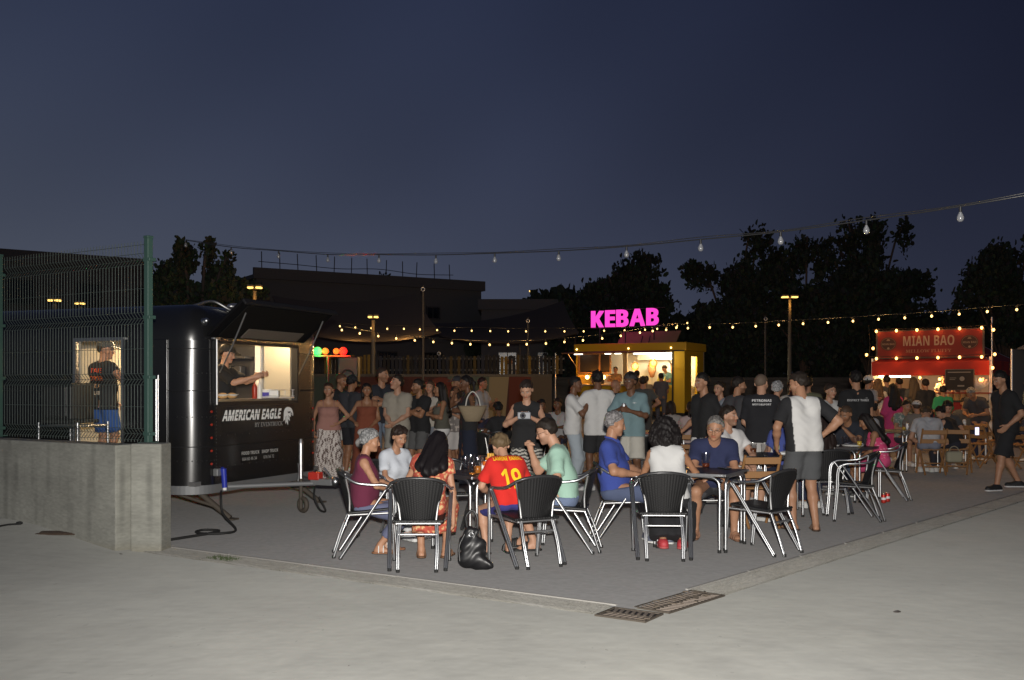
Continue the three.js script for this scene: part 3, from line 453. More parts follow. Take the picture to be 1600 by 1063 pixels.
// ---------- street lamps ----------
{
  const G = glow([1, .60, .15], 2.6), GP = mat([.085, .078, .06], .6);
  const lamp = (px, py, D, label, I = 0, wpx = 20) => {
    const p = at(px, py, D), b = gy(Math.min(D, 50)), y = p[1] - b, k = wpx * D / F / 2 * .62, hw = wpx * D / F * .42;
    const t = thing('street_lamp', label, 'street lamp', [p[0], b, p[2]], 0); part('pole', lathe([[0, 0], [.09, 0], [.05, y - .1], [0, y - .1]], 10), GP, t); part('base', cylg(.15, .13, .25, 0, .125, 0), GP, t);
    part('bracket', bar([-k, y - .03, 0], [k, y - .03, 0], .03), GP, t);
    for (const s of [-1, 1]) { const hd = part('lamp_head', rb(hw * 1.1, .06, .2, .025, s * k, y + .04, 0), GP, t); part('lamp_panel', rb(hw, .045, .18, .02, s * k, y - .015, .01), G, hd); }
    if (I) lampAt([p[0], p[1] - .30, p[2] + .25], 0xffb050, I, 5);
  };
  lamp(1234, 464, 36, 'lit double headed street lamp between the kebab truck and the food tent', 1.0, 24);
  lamp(398, 449, 27, 'lit double headed street lamp above the hatch of the black trailer', .5, 21);
  lamp(85, 469, 27, 'lit double street lamp behind the mesh fence, the brighter of two', 0, 18);
  lamp(125, 474, 31, 'smaller lit double street lamp behind the mesh fence', 0, 13);
  lamp(583, 495, 30, 'lit double street lamp under the brown shade sail', .3, 15);
  const p = at(831, 455, 58), t = thing('security_lamp', 'single small lit lamp on the roof of the low house', 'lamp', [p[0], 0, p[2]]); part('mast', bar([0, 4.5, 0], [0, p[1], 0], .04), M.black, t); part('lamp_panel', rb(.3, .09, .15, .03, 0, p[1], 0), G, t);
}

// ---------- strings of bulbs ----------
{
  const B = glow([1, .62, .20], 4), bg = ball(.023, 0, 0, 0, 1, 1.15, 1, 10, 8), sg = cylg(.016, .02, .05, 0, .06, 0, 8);
  const str = (label, pts, Df, dr = .09, every = 4, I = 5) => {      // pts: bulb pixels
    const P = pts.map(q => at(q[0], q[1], Df(q[0]))), t = thing('string_lights', label, 'string lights');
    part('cable', tube(P.map(p => [p[0], p[1] + dr, p[2]]), .008, pts.length * 4, 5), M.rubber, t);
    P.forEach((p, i) => { const b = part('bulb', bg, B, t); b.position.set(...p); const s = part('socket', sg, M.rubber, b); if (I && i % every === 1) lampAt([p[0], p[1] - .09, p[2]], 0xffc070, I, 2); });
  };
  str('upper string of lit warm bulbs hanging before the dark houses', [[531, 510], [555, 512], [580, 513], [605, 514], [631, 514], [656, 515], [683, 516], [710, 517], [737, 517], [766, 517.5], [794, 518], [822, 518], [852, 518], [882, 518], [912, 518], [944, 517], [976, 516.5], [1008, 515.5], [1027, 514], [1041, 512], [1058, 509], [1074, 505]], x => 31, .1, 3, 1.2);
  str('lower string of lit warm bulbs sagging behind the standing group', [[534, 516], [562, 521], [591, 525.5], [619, 529], [648, 532], [677, 534.5], [706, 536.5], [735, 538], [765, 539], [794, 539], [823, 538], [853, 537], [882, 534.5], [911, 532], [941, 529], [970, 525], [1000, 520], [1020, 517.5], [1041, 515.5], [1057, 512], [1075, 513]], x => 25, .1, 3, 3.4);
  str('string of lit warm bulbs running from the kebab truck over the food tent', [[1109, 512], [1145, 511.5], [1181, 510], [1217, 508], [1255, 506], [1294, 504], [1333, 502], [1373, 499], [1414, 497], [1456, 494], [1499, 491], [1543, 487], [1589, 484], [1637, 480]], x => 24 - (x - 1100) / 110, .09, 2, 3);
  // unlit clear bulbs on the near cable
  const t = thing('string_lights', 'near string of unlit clear bulbs crossing the night sky', 'string lights');
  const bp = [[290, 383], [361, 394], [435, 400], [512, 406], [592, 407], [681, 408], [773, 406], [873, 403], [979, 397], [1095, 387], [1220, 376], [1354, 359], [1501, 339], [1665, 312]], Dn = bp.map((b, i) => 1210 / ((bp[Math.min(i + 1, 13)][0] - bp[Math.max(i - 1, 0)][0]) / (i && i < 13 ? 2 : 1)));
  const Q = bp.map((b, i) => at(b[0], b[1], Dn[i])), up = Q.map(p => [p[0], p[1] + .08, p[2]]);
  part('cable', [tube(up, .006, 90, 6), tube(up.map((p, i) => [p[0], p[1] + .012 + .012 * (i % 2), p[2] - .008]), .004, 90, 5)], mat([.03, .03, .03], .3), t);
  const gb = lathe([[0, -.058], [.016, -.056], [.031, -.045], [.039, -.025], [.040, -.005], [.032, .02], [.02, .042], [.016, .055]], 18), so = [cylg(.017, .017, .05, 0, .08, 0, 10), cylg(.012, .012, .02, 0, .11, 0, 8)], fi = [bar([0, .05, 0], [0, .01, 0], .007), bar([-.014, .0, 0], [.014, -.012, 0], .004), bar([-.014, .03, 0], [-.014, -.02, 0], .003)];
  const gm = mat([.6, .61, .63], .18, { transmission: .75, thickness: 0, ior: 1.6 });
  for (const p of Q) { const b = part('bulb', gb, gm, t); b.position.set(...p); b.scale.setScalar(.66); part('socket', so.map(g => g.clone()), M.black, b); part('filament', fi.map(g => g.clone()), M.alu, b); }
}

// ---------- kebab truck ----------
const KD = 37, KA = rad(-28), KP = (() => { const c = [X(1070, KD), KD], W = 4.3; return [c[0] - W / 2 * Math.cos(KA), gy(KD + 1), -(c[1] + W / 2 * Math.sin(-KA))]; })();
const kl = (x, y, z) => [KP[0] + x * Math.cos(KA) + z * Math.sin(KA), KP[1] + y, KP[2] - x * Math.sin(KA) + z * Math.cos(KA)];
const fonts = await new FontLoader().loadAsync('fonts/droid/droid_sans_bold.typeface.json');
{
  const W = 4.3, Dp = 2.3, ye = mat([.58, .37, .015], .45), wh = mat([.72, .70, .62], .5), st = mat([.55, .55, .52], .35, { metalness: .6 });
  const t = thing('kebab_truck', 'yellow kebab truck with open lit serving hatch under the pink sign', 'food truck', KP, KA);
  part('floor', bx(W, .12, Dp, 0, .24, -Dp / 2), M.black, t); part('roof', rb(W + .15, .30, Dp + .1, .03, 0, 2.67, -Dp / 2), ye, t);
  part('back_wall', bx(W, 2.3, .06, 0, 1.4, -Dp + .03), wh, t); part('side_wall', bx(.06, 2.3, Dp - .06, -W / 2 + .03, 1.4, -Dp / 2 + .03), ye, t);
  part('side_wall', [bx(.06, 2.3, .75, W / 2 - .03, 1.4, -.375), bx(.06, 2.3, .85, W / 2 - .03, 1.4, -Dp + .43), bx(.06, .2, .70, W / 2 - .03, 2.42, -1.1), bx(.06, .5, .70, W / 2 - .03, .52, -1.1)], ye, t);
  part('front_panel', [bx(W - .5, .95, .06, -.22, .78, -.03)], ye, t); part('corner_post', bx(.42, 2.25, .07, W / 2 - .21, 1.38, -.02), ye, t); part('trim', [bx(.05, 2.25, .09, W / 2 - .45, 1.38, .0), bx(W, .05, .10, 0, 2.51, .01)], M.black, t);
  part('counter', rb(W - .7, .06, .5, .01, -.3, 1.27, .12), st, t);
  const chk = []; for (let i = 0; i < 7; i++) for (let j = 0; j < 2; j++) if ((i + j) % 2) chk.push(bx(.15, .15, .01, .55 + i * .16, .70 - j * .16, .006)); for (const g of chk) part('check_square', g, M.black, t);
  part('lower_skirt', bx(W - .4, .16, .05, -.2, .23, -.04), M.black, t); for (const x of [-1.2, 1.2]) part('wheel', new THREE.TorusGeometry(.26, .09, 8, 20).translate(x, .32, -.18), M.rubber, t);
  // left half closed by menu boards, right half open
  part('menu_frame', [bx(1.35, .06, .06, -1.38, 2.45, .0), bx(1.35, .06, .06, -1.38, 1.72, .0), ...[-2.03, -1.18, -.74].map(x => bx(.06, .68, .058, x, 2.08, .0))], M.woodDark, t); part('menu_board', bx(1.3, .7, .02, -1.38, 2.08, -.04), M.black, t); part('shelf', rb(1.3, .04, .24, .008, -1.4, 1.62, .02), M.wood, t);
  for (const [x, y] of [[-1.62, 1.56], [-.95, 1.56]]) { part('warm_lamp', ball(.075, x, y, .16), glow([1, .55, .15], 14), t); lampAt(kl(x, y - .02, .32), 0xffa040, 2.2, 3); }
  // raised flap with fluorescent tubes
  const fl = part('flap', rb(W - .3, .05, 1.1, .015, 0, 0, .55), mat([.20, .10, .05], .6), t); fl.position.set(-.25, 2.50, .04); fl.rotation.x = .06; for (const x of [-2.1, 1.7]) part('flap_stay', bar([x, 1.9, .02], [x, 2.45, .9], .015), M.alu, t);
  part('tent_pole', bar([-2.55, 0, 1.0], [-2.55, 2.46, 1.0], .02), M.aluDull, t);
  for (const [x, L] of [[-1.9, .35], [-.7, .25], [-.3, .25], [1.1, .75]]) part('tube_lamp', rb(L, .04, .05, .015, x, 2.43, .35), glow([1, .92, .72], 6), t); lampAt(kl(1.1, 2.33, .5), 0xffe8b8, 3.2, 3);
  const rf = part('roof_flap', bx(2.3, .04, .95, .55, 2.98, -.55, rad(38), 0, 0), mat([.22, .15, .08], .8), t); part('roof_prop', [bar([.35, 2.8, -.3], [.35, 3.1, -.5], .02), bar([.65, 2.8, -.3], [.65, 3.1, -.5], .02)], M.black, t);
  for (const [x, z] of [[-2.1, .06], [0, .06], [1.65, .06]]) part('eave_bulb', ball(.03, x, 2.62, z), glow([1, .66, .24], 7), t);
  // inside
  part('work_top', rb(W - .4, .05, .5, .01, -.1, 1.2, -Dp + .35), st, t); part('hood', bx(1.8, .25, .5, .6, 2.36, -Dp + .4), st, t);
  part('interior_partition', bx(.04, 1.2, 1.3, -.62, 1.9, -1.2, 0, .5, 0), mat([.55, .53, .44], .4), t);
  for (const x of [.35, 1.25]) { const k = part('kebab_spit', lathe([[0, 1.55], [.08, 1.57], [.15, 1.8], [.16, 2.0], [.1, 2.15], [0, 2.16]], 14), mat([.32, .15, .06], .8, { bumpMap: grainBump, bumpScale: .03 }), t); k.position.set(x, 0, -1.5); part('spit_rod', bar([0, 1.25, 0], [0, 2.3, 0], .012), M.alu, k); }
  const shelf = []; for (let i = 0; i < 4; i++) shelf.push(bx(.45, .02, .22, 1.35, 1.55 + i * .2, -1.9)); part('rack_shelf', shelf, st, t);
  for (const [x, z, y] of [[-.05, -.75, 1.98], [.62, -.9, 2.1]]) { const l = part('lantern', [...Array.from({ length: 8 }, (_, i) => new THREE.TorusGeometry(.15, .012, 5, 18).rotateY(i * .39).translate(x, y, z))], mat([.5, .3, .1], .6), t); part('lantern_bulb', ball(.10, x, y, z), glow([1, .6, .15], 5), l); lampAt(kl(x, y - .2, z + .15), 0xffb050, 1, 3); }
  part('ceiling_lamp', rb(1.6, .05, .12, .02, .6, 2.46, -1.0), glow([1, .95, .78], 6), t); lampAt(kl(.6, 2.35, -1.0), 0xfff0c8, 8, 4); lampAt(kl(1.75, 2.2, -1.3), 0xfff0c8, 3.5, 4);
  const bt = [[.05, .35, .02, .5], [.14, .45, .04, .02], [.23, .4, .3, .02], [1.2, .6, .55, .4], [1.32, .5, .1, .03], [1.45, .65, .6, .5], [.5, .35, .05, .02]];
  bt.forEach(([x, r, g, b], i) => { const n = ['clear', 'red', 'amber', 'cream', 'dark red', 'white', 'brown'][i]; const q = part('sauce_bottle', lathe([[0, 0], [.05, 0], [.05, .16], [.02, .22], [.012, .28], [0, .28]]), mat([r, g, b * .3], .4), scene); q.position.set(...kl(x, 1.302, .14)); tag(q, n + ' sauce bottle standing on the kebab truck counter', 'bottle'); });
  const po = part('menu_poster', bx(.5, .62, .012, .72, .88, .04), mat([1, 1, 1], .8, { map: canvasTex(128, 160, (c) => { c.fillStyle = '#7c7a70'; c.fillRect(0, 0, 128, 160); const cs = ['#7a3b22', '#a98a4a', '#c9bda0', '#5f3a20']; for (let i = 0; i < 12; i++) { c.fillStyle = cs[i % 4]; c.fillRect(10 + (i % 3) * 38, 14 + Math.floor(i / 3) * 36, 30, 22); c.fillStyle = '#e8e4d8'; c.fillRect(10 + (i % 3) * 38, 39 + Math.floor(i / 3) * 36, 26, 3); } }) }), t);
  // pink sign on the roof
  const s = thing('neon_sign', 'glowing pink KEBAB letters on the roof of the yellow truck', 'neon sign', kl(-.28, 3.32, -.3), KA + .12); const pk = glow([1, .06, .55], 1.25), pe = glow([1, .12, .6], 1.0); let xx = -1.3;
  for (const ch of 'KEBAB') { const g = new TextGeometry(ch, { font: fonts, size: .62, depth: .10, curveSegments: 5, bevelEnabled: true, bevelSize: .012, bevelThickness: .012, bevelSegments: 2 }); g.computeBoundingBox(); const w = g.boundingBox.max.x - g.boundingBox.min.x; g.translate(-g.boundingBox.min.x, 0, 0); const m = part('letter', g, pk, s); m.position.x = xx; m.position.y = (xx + 1.3) * .025 + .12; xx += w + .055; }
  part('sign_frame', [bar([-1.35, .1, -.06], [1.5, .14, -.06], .02), bar([-1.35, .76, -.06], [1.5, .82, -.06], .02), ...[-1.0, 0, 1.1].map(x => bar([x, -.5, -.06], [x, .8, -.06], .025))], M.black, s);
  lampAt(kl(-.6, 3.65, .25), 0xff40b0, .7, 8);
}

// ---------- red food tent ----------
const BD = 27, BA = rad(-39), BP = [X(1452, BD), gy(BD), -BD];
const bl = (x, y, z) => [BP[0] + x * Math.cos(BA) + z * Math.sin(BA), BP[1] + y, BP[2] - x * Math.sin(BA) + z * Math.cos(BA)];
{
  const red = mat([.26, .018, .014], .8), dark = mat([.03, .03, .03], .6);
  const t = thing('food_tent', 'red gazebo food tent with a lit banner and bulbs round its edge', 'market tent', BP, BA), hw = 1.5, ev = 2.05, vb = 1.68;
  for (const [x, z] of [[-hw, 0], [hw, 0], [-hw, -3], [hw, -3]]) part('tent_pole', rb(.05, ev + .1, .05, .006, x, (ev + .1) / 2, z - .02), M.white, t);
  const ap = [0, 2.95, -1.5], cs = [[-hw, ev, .03], [hw, ev, .03], [hw, ev, -3.03], [-hw, ev, -3.03]];
  for (let i = 0; i < 4; i++) { const A = cs[i], B = cs[(i + 1) % 4], g = new THREE.BufferGeometry(); const p = [...A, ...B, ...ap].concat([A[0], A[1] - .02, A[2], B[0], B[1] - .02, B[2], ap[0], ap[1] - .02, ap[2]]); g.setAttribute('position', new THREE.Float32BufferAttribute(p, 3)); g.setAttribute('uv', new THREE.Float32BufferAttribute([0, 0, 1, 0, .5, 1, 0, 0, 1, 0, .5, 1], 2)); g.setIndex([0, 1, 2, 3, 5, 4]); g.computeVertexNormals(); part('roof_panel', g, red, t); part('roof_seam', bar(A, ap, .012), M.aluDull, t); }
  const wave = (n) => { const g = new THREE.BoxGeometry(2 * hw, ev - vb, .015, n, 1, 1), p = g.attributes.position; for (let i = 0; i < p.count; i++) p.setZ(i, p.getZ(i) + .012 * Math.sin(p.getX(i) * 9) * (p.getY(i) < 0 ? 1.5 : .3)); g.computeVertexNormals(); return g; };
  part('valance', wave(40).translate(0, (ev + vb) / 2, .045), red, t); part('valance', wave(40).rotateY(Math.PI / 2).translate(hw + .01, (ev + vb) / 2, -1.5), red, t); part('valance', wave(40).rotateY(Math.PI / 2).translate(-hw - .01, (ev + vb) / 2, -1.5), red, t);
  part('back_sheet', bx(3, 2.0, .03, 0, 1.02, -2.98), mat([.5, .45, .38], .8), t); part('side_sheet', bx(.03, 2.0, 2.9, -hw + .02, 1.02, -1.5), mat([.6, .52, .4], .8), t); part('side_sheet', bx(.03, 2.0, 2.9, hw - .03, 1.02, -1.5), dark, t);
  part('counter', [rb(2.9, .05, .6, .01, 0, 1.0, -.32)], M.blackTop, t); part('counter_front', bx(2.86, .95, .04, 0, .5, -.06), red, t);
  // banner
  const ban = canvasTex(1024, 320, (c, w, h) => {
    c.fillStyle = '#641211'; c.fillRect(0, 0, w, h); for (const x of [110, 905]) { c.fillStyle = '#2c1815'; c.beginPath(); c.arc(x, 150, 82, 0, 7); c.fill(); c.strokeStyle = '#6d5a4a'; c.lineWidth = 4; c.beginPath(); c.arc(x, 150, 72, 0, 7); c.stroke(); c.fillStyle = '#7d7263'; c.font = 'bold 34px sans-serif'; c.textAlign = 'center'; c.fillText('MIAN BAO', x, 165, 128); c.fillRect(x - 18, 105, 36, 8); c.fillRect(x - 12, 92, 24, 8); c.beginPath(); c.arc(x, 205, 13, 0, 7); c.fill(); }
    c.fillStyle = '#8d8272'; c.textAlign = 'center'; c.font = 'bold 165px sans-serif'; c.save(); c.translate(510, 180); c.scale(.62, 1); c.fillText('MIAN BAO', 0, 0); c.restore();
    c.font = 'bold 50px serif'; c.fillStyle = '#7d6553'; c.fillText('MELLOW FLUFFY', 510, 262);
  });
  part('banner_board', rb(2.76, .76, .04, .01, .02, 2.51, .10), dark, t); part('banner_print', new THREE.PlaneGeometry(2.66, .70).translate(.02, 2.51, .125), mat([1, 1, 1], .7, { map: ban }), t);
  const bu = glow([1, .48, .12], 7), bg = ball(.034, 0, 0, 0, 1, 1.2, 1, 9, 7), pos = [];
  for (let i = 0; i < 6; i++) { pos.push([-1.33 + i * .535, 2.88, .17, 1], [-1.33 + i * .535, 2.14, .17, i % 2]); }
  pos.push([-1.42, 2.42, .17, 0], [-1.60, 2.25, .16, 0], [1.62, 2.82, .15, 0], [1.65, 2.2, .15, 0], [1.60, 1.86, .15, 1], [-1.2, 1.62, .12, 1], [-.7, 1.60, .12, 0], [-.2, 1.62, .12, 1], [.3, 1.58, .12, 0], [1.3, 1.56, .12, 1]);
  pos.forEach(p => { const b = part('bulb', bg, bu, t); b.position.set(p[0], p[1], p[2]); if (p[3]) lampAt(bl(p[0], p[1], p[2] + .06), 0xff9040, .22, 2); });
  part('light_cable', [tube([[-1.45, 2.94, .15], [0, 2.92, .15], [1.45, 2.94, .15]], .008), tube([[-1.6, 2.2, .15], [0, 2.18, .15], [1.5, 2.2, .15]], .008), tube([[1.55, 3.1, .14], [1.62, 2.7, .14], [1.6, 1.8, .14]], .008), tube([[-1.55, 3.05, .14], [-1.52, 2.4, .14], [-1.6, 1.6, .14]], .008)], M.rubber, t); part('pole', bar([1.56, 0, .06], [1.56, 3.15, .06], .018), M.aluDull, t);
  part('lamp_strip', rb(.85, .05, .05, .015, -1.0, 1.66, -.3), glow([1, .85, .55], 8), t); lampAt(bl(-1.0, 1.56, -.3), 0xffd890, 2.2, 3); lampAt(bl(-.2, 1.62, -.9), 0xffc070, 2.2, 3);
  const mb = part('menu_board', rb(.72, .55, .03, .008, .80, 1.56, .12), mat([1, 1, 1], .7, { map: canvasTex(256, 200, c => { c.fillStyle = '#191a19'; c.fillRect(0, 0, 256, 200); c.strokeStyle = '#5a5b58'; c.lineWidth = 6; c.strokeRect(3, 3, 250, 194); c.fillStyle = '#7c7d78'; c.fillRect(24, 24, 200, 9); c.beginPath(); c.arc(150, 90, 22, 0, 7); c.fill(); c.fillRect(40, 80, 60, 5); c.fillRect(40, 95, 50, 5); c.fillRect(110, 150, 60, 14); }) }), t);
  part('shelf', bx(1.3, .03, .25, .9, 1.22, .1), red, t); for (let i = 0; i < 3; i++) part('steam_basket', cylg(.075, .075, .22, .48 + i * .16, 1.13, -.2), mat([.42, .26, .10], .7), t);
  part('foil_fan', Array.from({ length: 7 }, (_, i) => bx(.05, .36, .01, 1.26 + Math.sin(-.9 + i * .3) * .15, 1.3 + Math.cos(-.9 + i * .3) * .15, .06, 0, 0, .9 - i * .3)), M.alu, t);
  // white gazebo just beyond, at the frame's edge
  const w = thing('white_tent', 'white tent side standing behind the red food tent at the edge', 'market tent', at(1640, 700, 25).map((v, i) => i === 1 ? gy(25) : v), BA); const wt = mat([.2, .2, .19], .9); part('side_sheet', bx(.04, 2.3, 3, -.5, 1.15, 0), wt, w); part('roof_sheet', new THREE.ConeGeometry(1.8, .9, 4).rotateY(.785).translate(.8, 2.75, 0), wt, w); part('tent_pole', bar([-.5, 0, 1.5], [-.5, 2.3, 1.5], .03), M.aluDull, w);
}

const hash = (x, y, z) => { const v = Math.sin(x * 127.1 + y * 311.7 + z * 74.7) * 43758.5; return v - Math.floor(v); };
// ---------- people: distance fields meshed with surface nets ----------
const ad = (a, b, k = 1) => [a[0] + b[0] * k, a[1] + b[1] * k, a[2] + b[2] * k], sb = (a, b) => ad(a, b, -1), ml = (a, k) => [a[0] * k, a[1] * k, a[2] * k];
const dt = (a, b) => a[0] * b[0] + a[1] * b[1] + a[2] * b[2], ln = a => Math.sqrt(dt(a, a)), nm = a => ml(a, 1 / (ln(a) || 1)), cr = (a, b) => [a[1] * b[2] - a[2] * b[1], a[2] * b[0] - a[0] * b[2], a[0] * b[1] - a[1] * b[0]], mix = (a, b, t) => ad(a, sb(b, a), t);
const rotM = (x, y, z) => { const e = new THREE.Matrix4().makeRotationFromEuler(new THREE.Euler(rad(x), rad(y), rad(z), 'YXZ')).elements; return v => [e[0] * v[0] + e[4] * v[1] + e[8] * v[2], e[1] * v[0] + e[5] * v[1] + e[9] * v[2], e[2] * v[0] + e[6] * v[1] + e[10] * v[2]]; };
function net(lo, hi, c, be) {
  const nx = Math.ceil((hi[0] - lo[0]) / c) + 2, ny = Math.ceil((hi[1] - lo[1]) / c) + 2, nz = Math.ceil((hi[2] - lo[2]) / c) + 2, v = new Float32Array(nx * ny * nz), B = 4, R = c * 2.7;
  for (let k = 0; k < nz; k += B) for (let j = 0; j < ny; j += B) for (let i = 0; i < nx; i += B) {
    const [d, fn] = be(lo[0] + (i + 1.5) * c, lo[1] + (j + 1.5) * c, lo[2] + (k + 1.5) * c, R), far = Math.abs(d) > R * 1.7 + .03;
    for (let z = k; z < Math.min(k + B, nz); z++) for (let y = j; y < Math.min(j + B, ny); y++) for (let x = i; x < Math.min(i + B, nx); x++) v[(z * ny + y) * nx + x] = far ? d : fn(lo[0] + x * c, lo[1] + y * c, lo[2] + z * c);
  }
  const id = new Int32Array(nx * ny * nz).fill(-1), pos = [], ix = [], sx = 1, sy = nx, sz = nx * ny, O = [0, sx, sy, sx + sy, sz, sx + sz, sy + sz, sx + sy + sz];
  const E = [[0, 1], [0, 2], [0, 4], [1, 3], [1, 5], [2, 3], [2, 6], [3, 7], [4, 5], [4, 6], [5, 7], [6, 7]];
  for (let k = 0; k + 1 < nz; k++) for (let j = 0; j + 1 < ny; j++) for (let i = 0; i + 1 < nx; i++) {
    const b = (k * ny + j) * nx + i; let m = 0; for (let q = 0; q < 8; q++) if (v[b + O[q]] < 0) m |= 1 << q; if (!m || m === 255) continue;
    let px = 0, py = 0, pz = 0, n = 0;
    for (const [a, e] of E) { if (((m >> a) & 1) === ((m >> e) & 1)) continue; const va = v[b + O[a]], ve = v[b + O[e]], t = va / (va - ve); px += (a & 1) + t * ((e & 1) - (a & 1)); py += (a >> 1 & 1) + t * ((e >> 1 & 1) - (a >> 1 & 1)); pz += (a >> 2) + t * ((e >> 2) - (a >> 2)); n++; }
    id[b] = pos.length / 3; pos.push(lo[0] + (i + px / n) * c, lo[1] + (j + py / n) * c, lo[2] + (k + pz / n) * c);
  }
  for (let k = 1; k + 1 < nz; k++) for (let j = 1; j + 1 < ny; j++) for (let i = 1; i + 1 < nx; i++) {
    const b = (k * ny + j) * nx + i, s = v[b] < 0;
    const q = (A, Bb, C, D, f) => { if (A < 0 || Bb < 0 || C < 0 || D < 0) return; f ? ix.push(A, Bb, C, A, C, D) : ix.push(A, C, Bb, A, D, C); };
    if (s !== v[b + sx] < 0) q(id[b], id[b - sy], id[b - sy - sz], id[b - sz], !s);
    if (s !== v[b + sy] < 0) q(id[b], id[b - sz], id[b - sx - sz], id[b - sx], !s);
    if (s !== v[b + sz] < 0) q(id[b], id[b - sx], id[b - sx - sy], id[b - sy], !s);
  }
  const g = new THREE.BufferGeometry(); g.setAttribute('position', new THREE.Float32BufferAttribute(pos, 3)); g.setIndex(ix); return g;
}
class Field {
  constructor(k = .035) { this.k = k; this.b = []; this.clips = []; this.subs = []; this.w = 0; this.ph = 0; this.lo = [9, 9, 9]; this.hi = [-9, -9, -9]; }
  bone(a, b, ra, rb = ra, cut) { const d = sb(b, a); this.b.push({ a, d, i: 1 / (dt(d, d) || 1e-9), ra, dr: rb - ra, cut, k: this.k }); const r = Math.max(ra, rb) + .02; for (const p of [a, b]) for (let q = 0; q < 3; q++) { this.lo[q] = Math.min(this.lo[q], p[q] - r); this.hi[q] = Math.max(this.hi[q], p[q] + r); } return this; }
  clip(n, p) { this.clips.push([n, dt(n, p)]); return this; }
  sub(a, b, ra, rb = ra) { const d = sb(b, a); this.subs.push({ a, d, i: 1 / (dt(d, d) || 1e-9), ra, dr: rb - ra }); return this; }
  one(q, x, y, z) { const ax = x - q.a[0], ay = y - q.a[1], az = z - q.a[2], d = q.d; let t = (ax * d[0] + ay * d[1] + az * d[2]) * q.i; t = t < 0 ? 0 : t > 1 ? 1 : t; const ex = ax - d[0] * t, ey = ay - d[1] * t, ez = az - d[2] * t; let r = Math.sqrt(ex * ex + ey * ey + ez * ez) - q.ra - q.dr * t; if (q.cut) { const c = q.cut, e = x * c[0] + y * c[1] + z * c[2] - c[3]; if (e > r) r = e; } return r; }
  ev(x, y, z, L = this.b) {
    let d = 1e3; for (const q of L) { const e = this.one(q, x, y, z), k = q.k, h = k - Math.abs(d - e); d = d < e ? d : e; if (h > 0) d -= h * h / (4 * k); }
    if (this.w) d += this.w * (.55 * Math.sin(29 * y + 8 * x + 3 * Math.sin(13 * z + this.ph) + this.ph) + .45 * Math.sin(21 * x - 15 * y + 25 * z + 2 * this.ph) + .3 * Math.sin(60 * y + 30 * z + 4 * Math.sin(20 * x + this.ph)));
    for (const c of this.clips) { const e = x * c[0][0] + y * c[0][1] + z * c[0][2] - c[1]; if (e > d) d = e; }
    for (const q of this.subs) { const e = -this.one(q, x, y, z); if (e > d) d = e; }
    return d;
  }
  mesh(c, colf) {
    const g = net(this.lo, this.hi, c, (x, y, z, R) => { const ds = this.b.map(q => this.one(q, x, y, z)), m = Math.min(...ds), L = this.b.filter((q, i) => ds[i] < m + 2 * R + q.k + .01); return [this.ev(x, y, z, L), (a, b, e) => this.ev(a, b, e, L)]; });
    return finish(g, colf);
  }
}
function finish(g, colf) { g.computeVertexNormals(); if (colf) { const p = g.attributes.position, a = new Float32Array(p.count * 3); for (let i = 0; i < p.count; i++) { const c = colf(p.getX(i), p.getY(i), p.getZ(i)); a[i * 3] = c[0]; a[i * 3 + 1] = c[1]; a[i * 3 + 2] = c[2]; } g.setAttribute('color', new THREE.BufferAttribute(a, 3)); } return g; }
const ell = (x, y, z, rx, ry, rz) => { const a = x / rx, b = y / ry, c = z / rz, k0 = Math.sqrt(a * a + b * b + c * c), k1 = Math.sqrt((a / rx) ** 2 + (b / ry) ** 2 + (c / rz) ** 2); return k1 < 1e-6 ? -Math.min(rx, ry, rz) : k0 * (k0 - 1) / k1; };
const smin = (a, b, k) => { const h = Math.max(0, k - Math.abs(a - b)); return Math.min(a, b) - h * h / (4 * k); }, smax = (a, b, k) => -smin(-a, -b, k);
const cap = (x, y, z, a, b, r) => { const d = sb(b, a), p = [x - a[0], y - a[1], z - a[2]]; const t = Math.max(0, Math.min(1, dt(p, d) / dt(d, d))); return ln(ad(p, d, -t)) - r; };
function headSdf(o) {
  const f = o.f ? 1 : 0, ft = o.fat || 0, jw = f ? .052 : .057 + .008 * ft;
  return (x, y, z) => {
    const X = Math.abs(x);
    let d = ell(x, y - .028, z + .010, .076, .090, .096);
    d = smin(d, ell(x, y + .045, z - .026, jw, .076, .062), .035);
    d = smin(d, ell(X - .042, y + .030, z - .052, .026, .028, .026), .03);          // cheek
    d = smin(d, cap(X, y, z, [0, .020, .083], [.038, .019, .070], .010), .018);      // brow
    d = smax(d, -ell(X - .031, y - .001, z - .100, .015, .009, .017), .014);         // eye socket
    d = smin(d, ell(X - .030, y + .001, z - .074, .0135, .0105, .0115), .004);       // eyeball
    d = smin(d, cap(x, y, z, [0, .004, .088], [0, -.036, .108], .0095 + .001 * ft), .012); d = smin(d, ell(X - .011, y + .040, z - .097, .009, .008, .010), .008);
    d = smin(d, cap(X, y, z, [0, -.060, .088], [.018, -.062, .080], .0055), .008); d = smin(d, cap(X, y, z, [0, -.071, .087], [.015, -.070, .080], .0062), .006);
    d = smin(d, ell(x, y + .100, z - .070, .022, .016, .018), .025);                 // chin
    const ex = X - .078 - (z + .0) * -.25; d = smin(d, ell(ex, y + .006, z + .006, .009, .031, .019), .008); d = smax(d, -ell(X - .088, y + .004, z - .002, .006, .018, .009), .005);
    return d;
  };
}
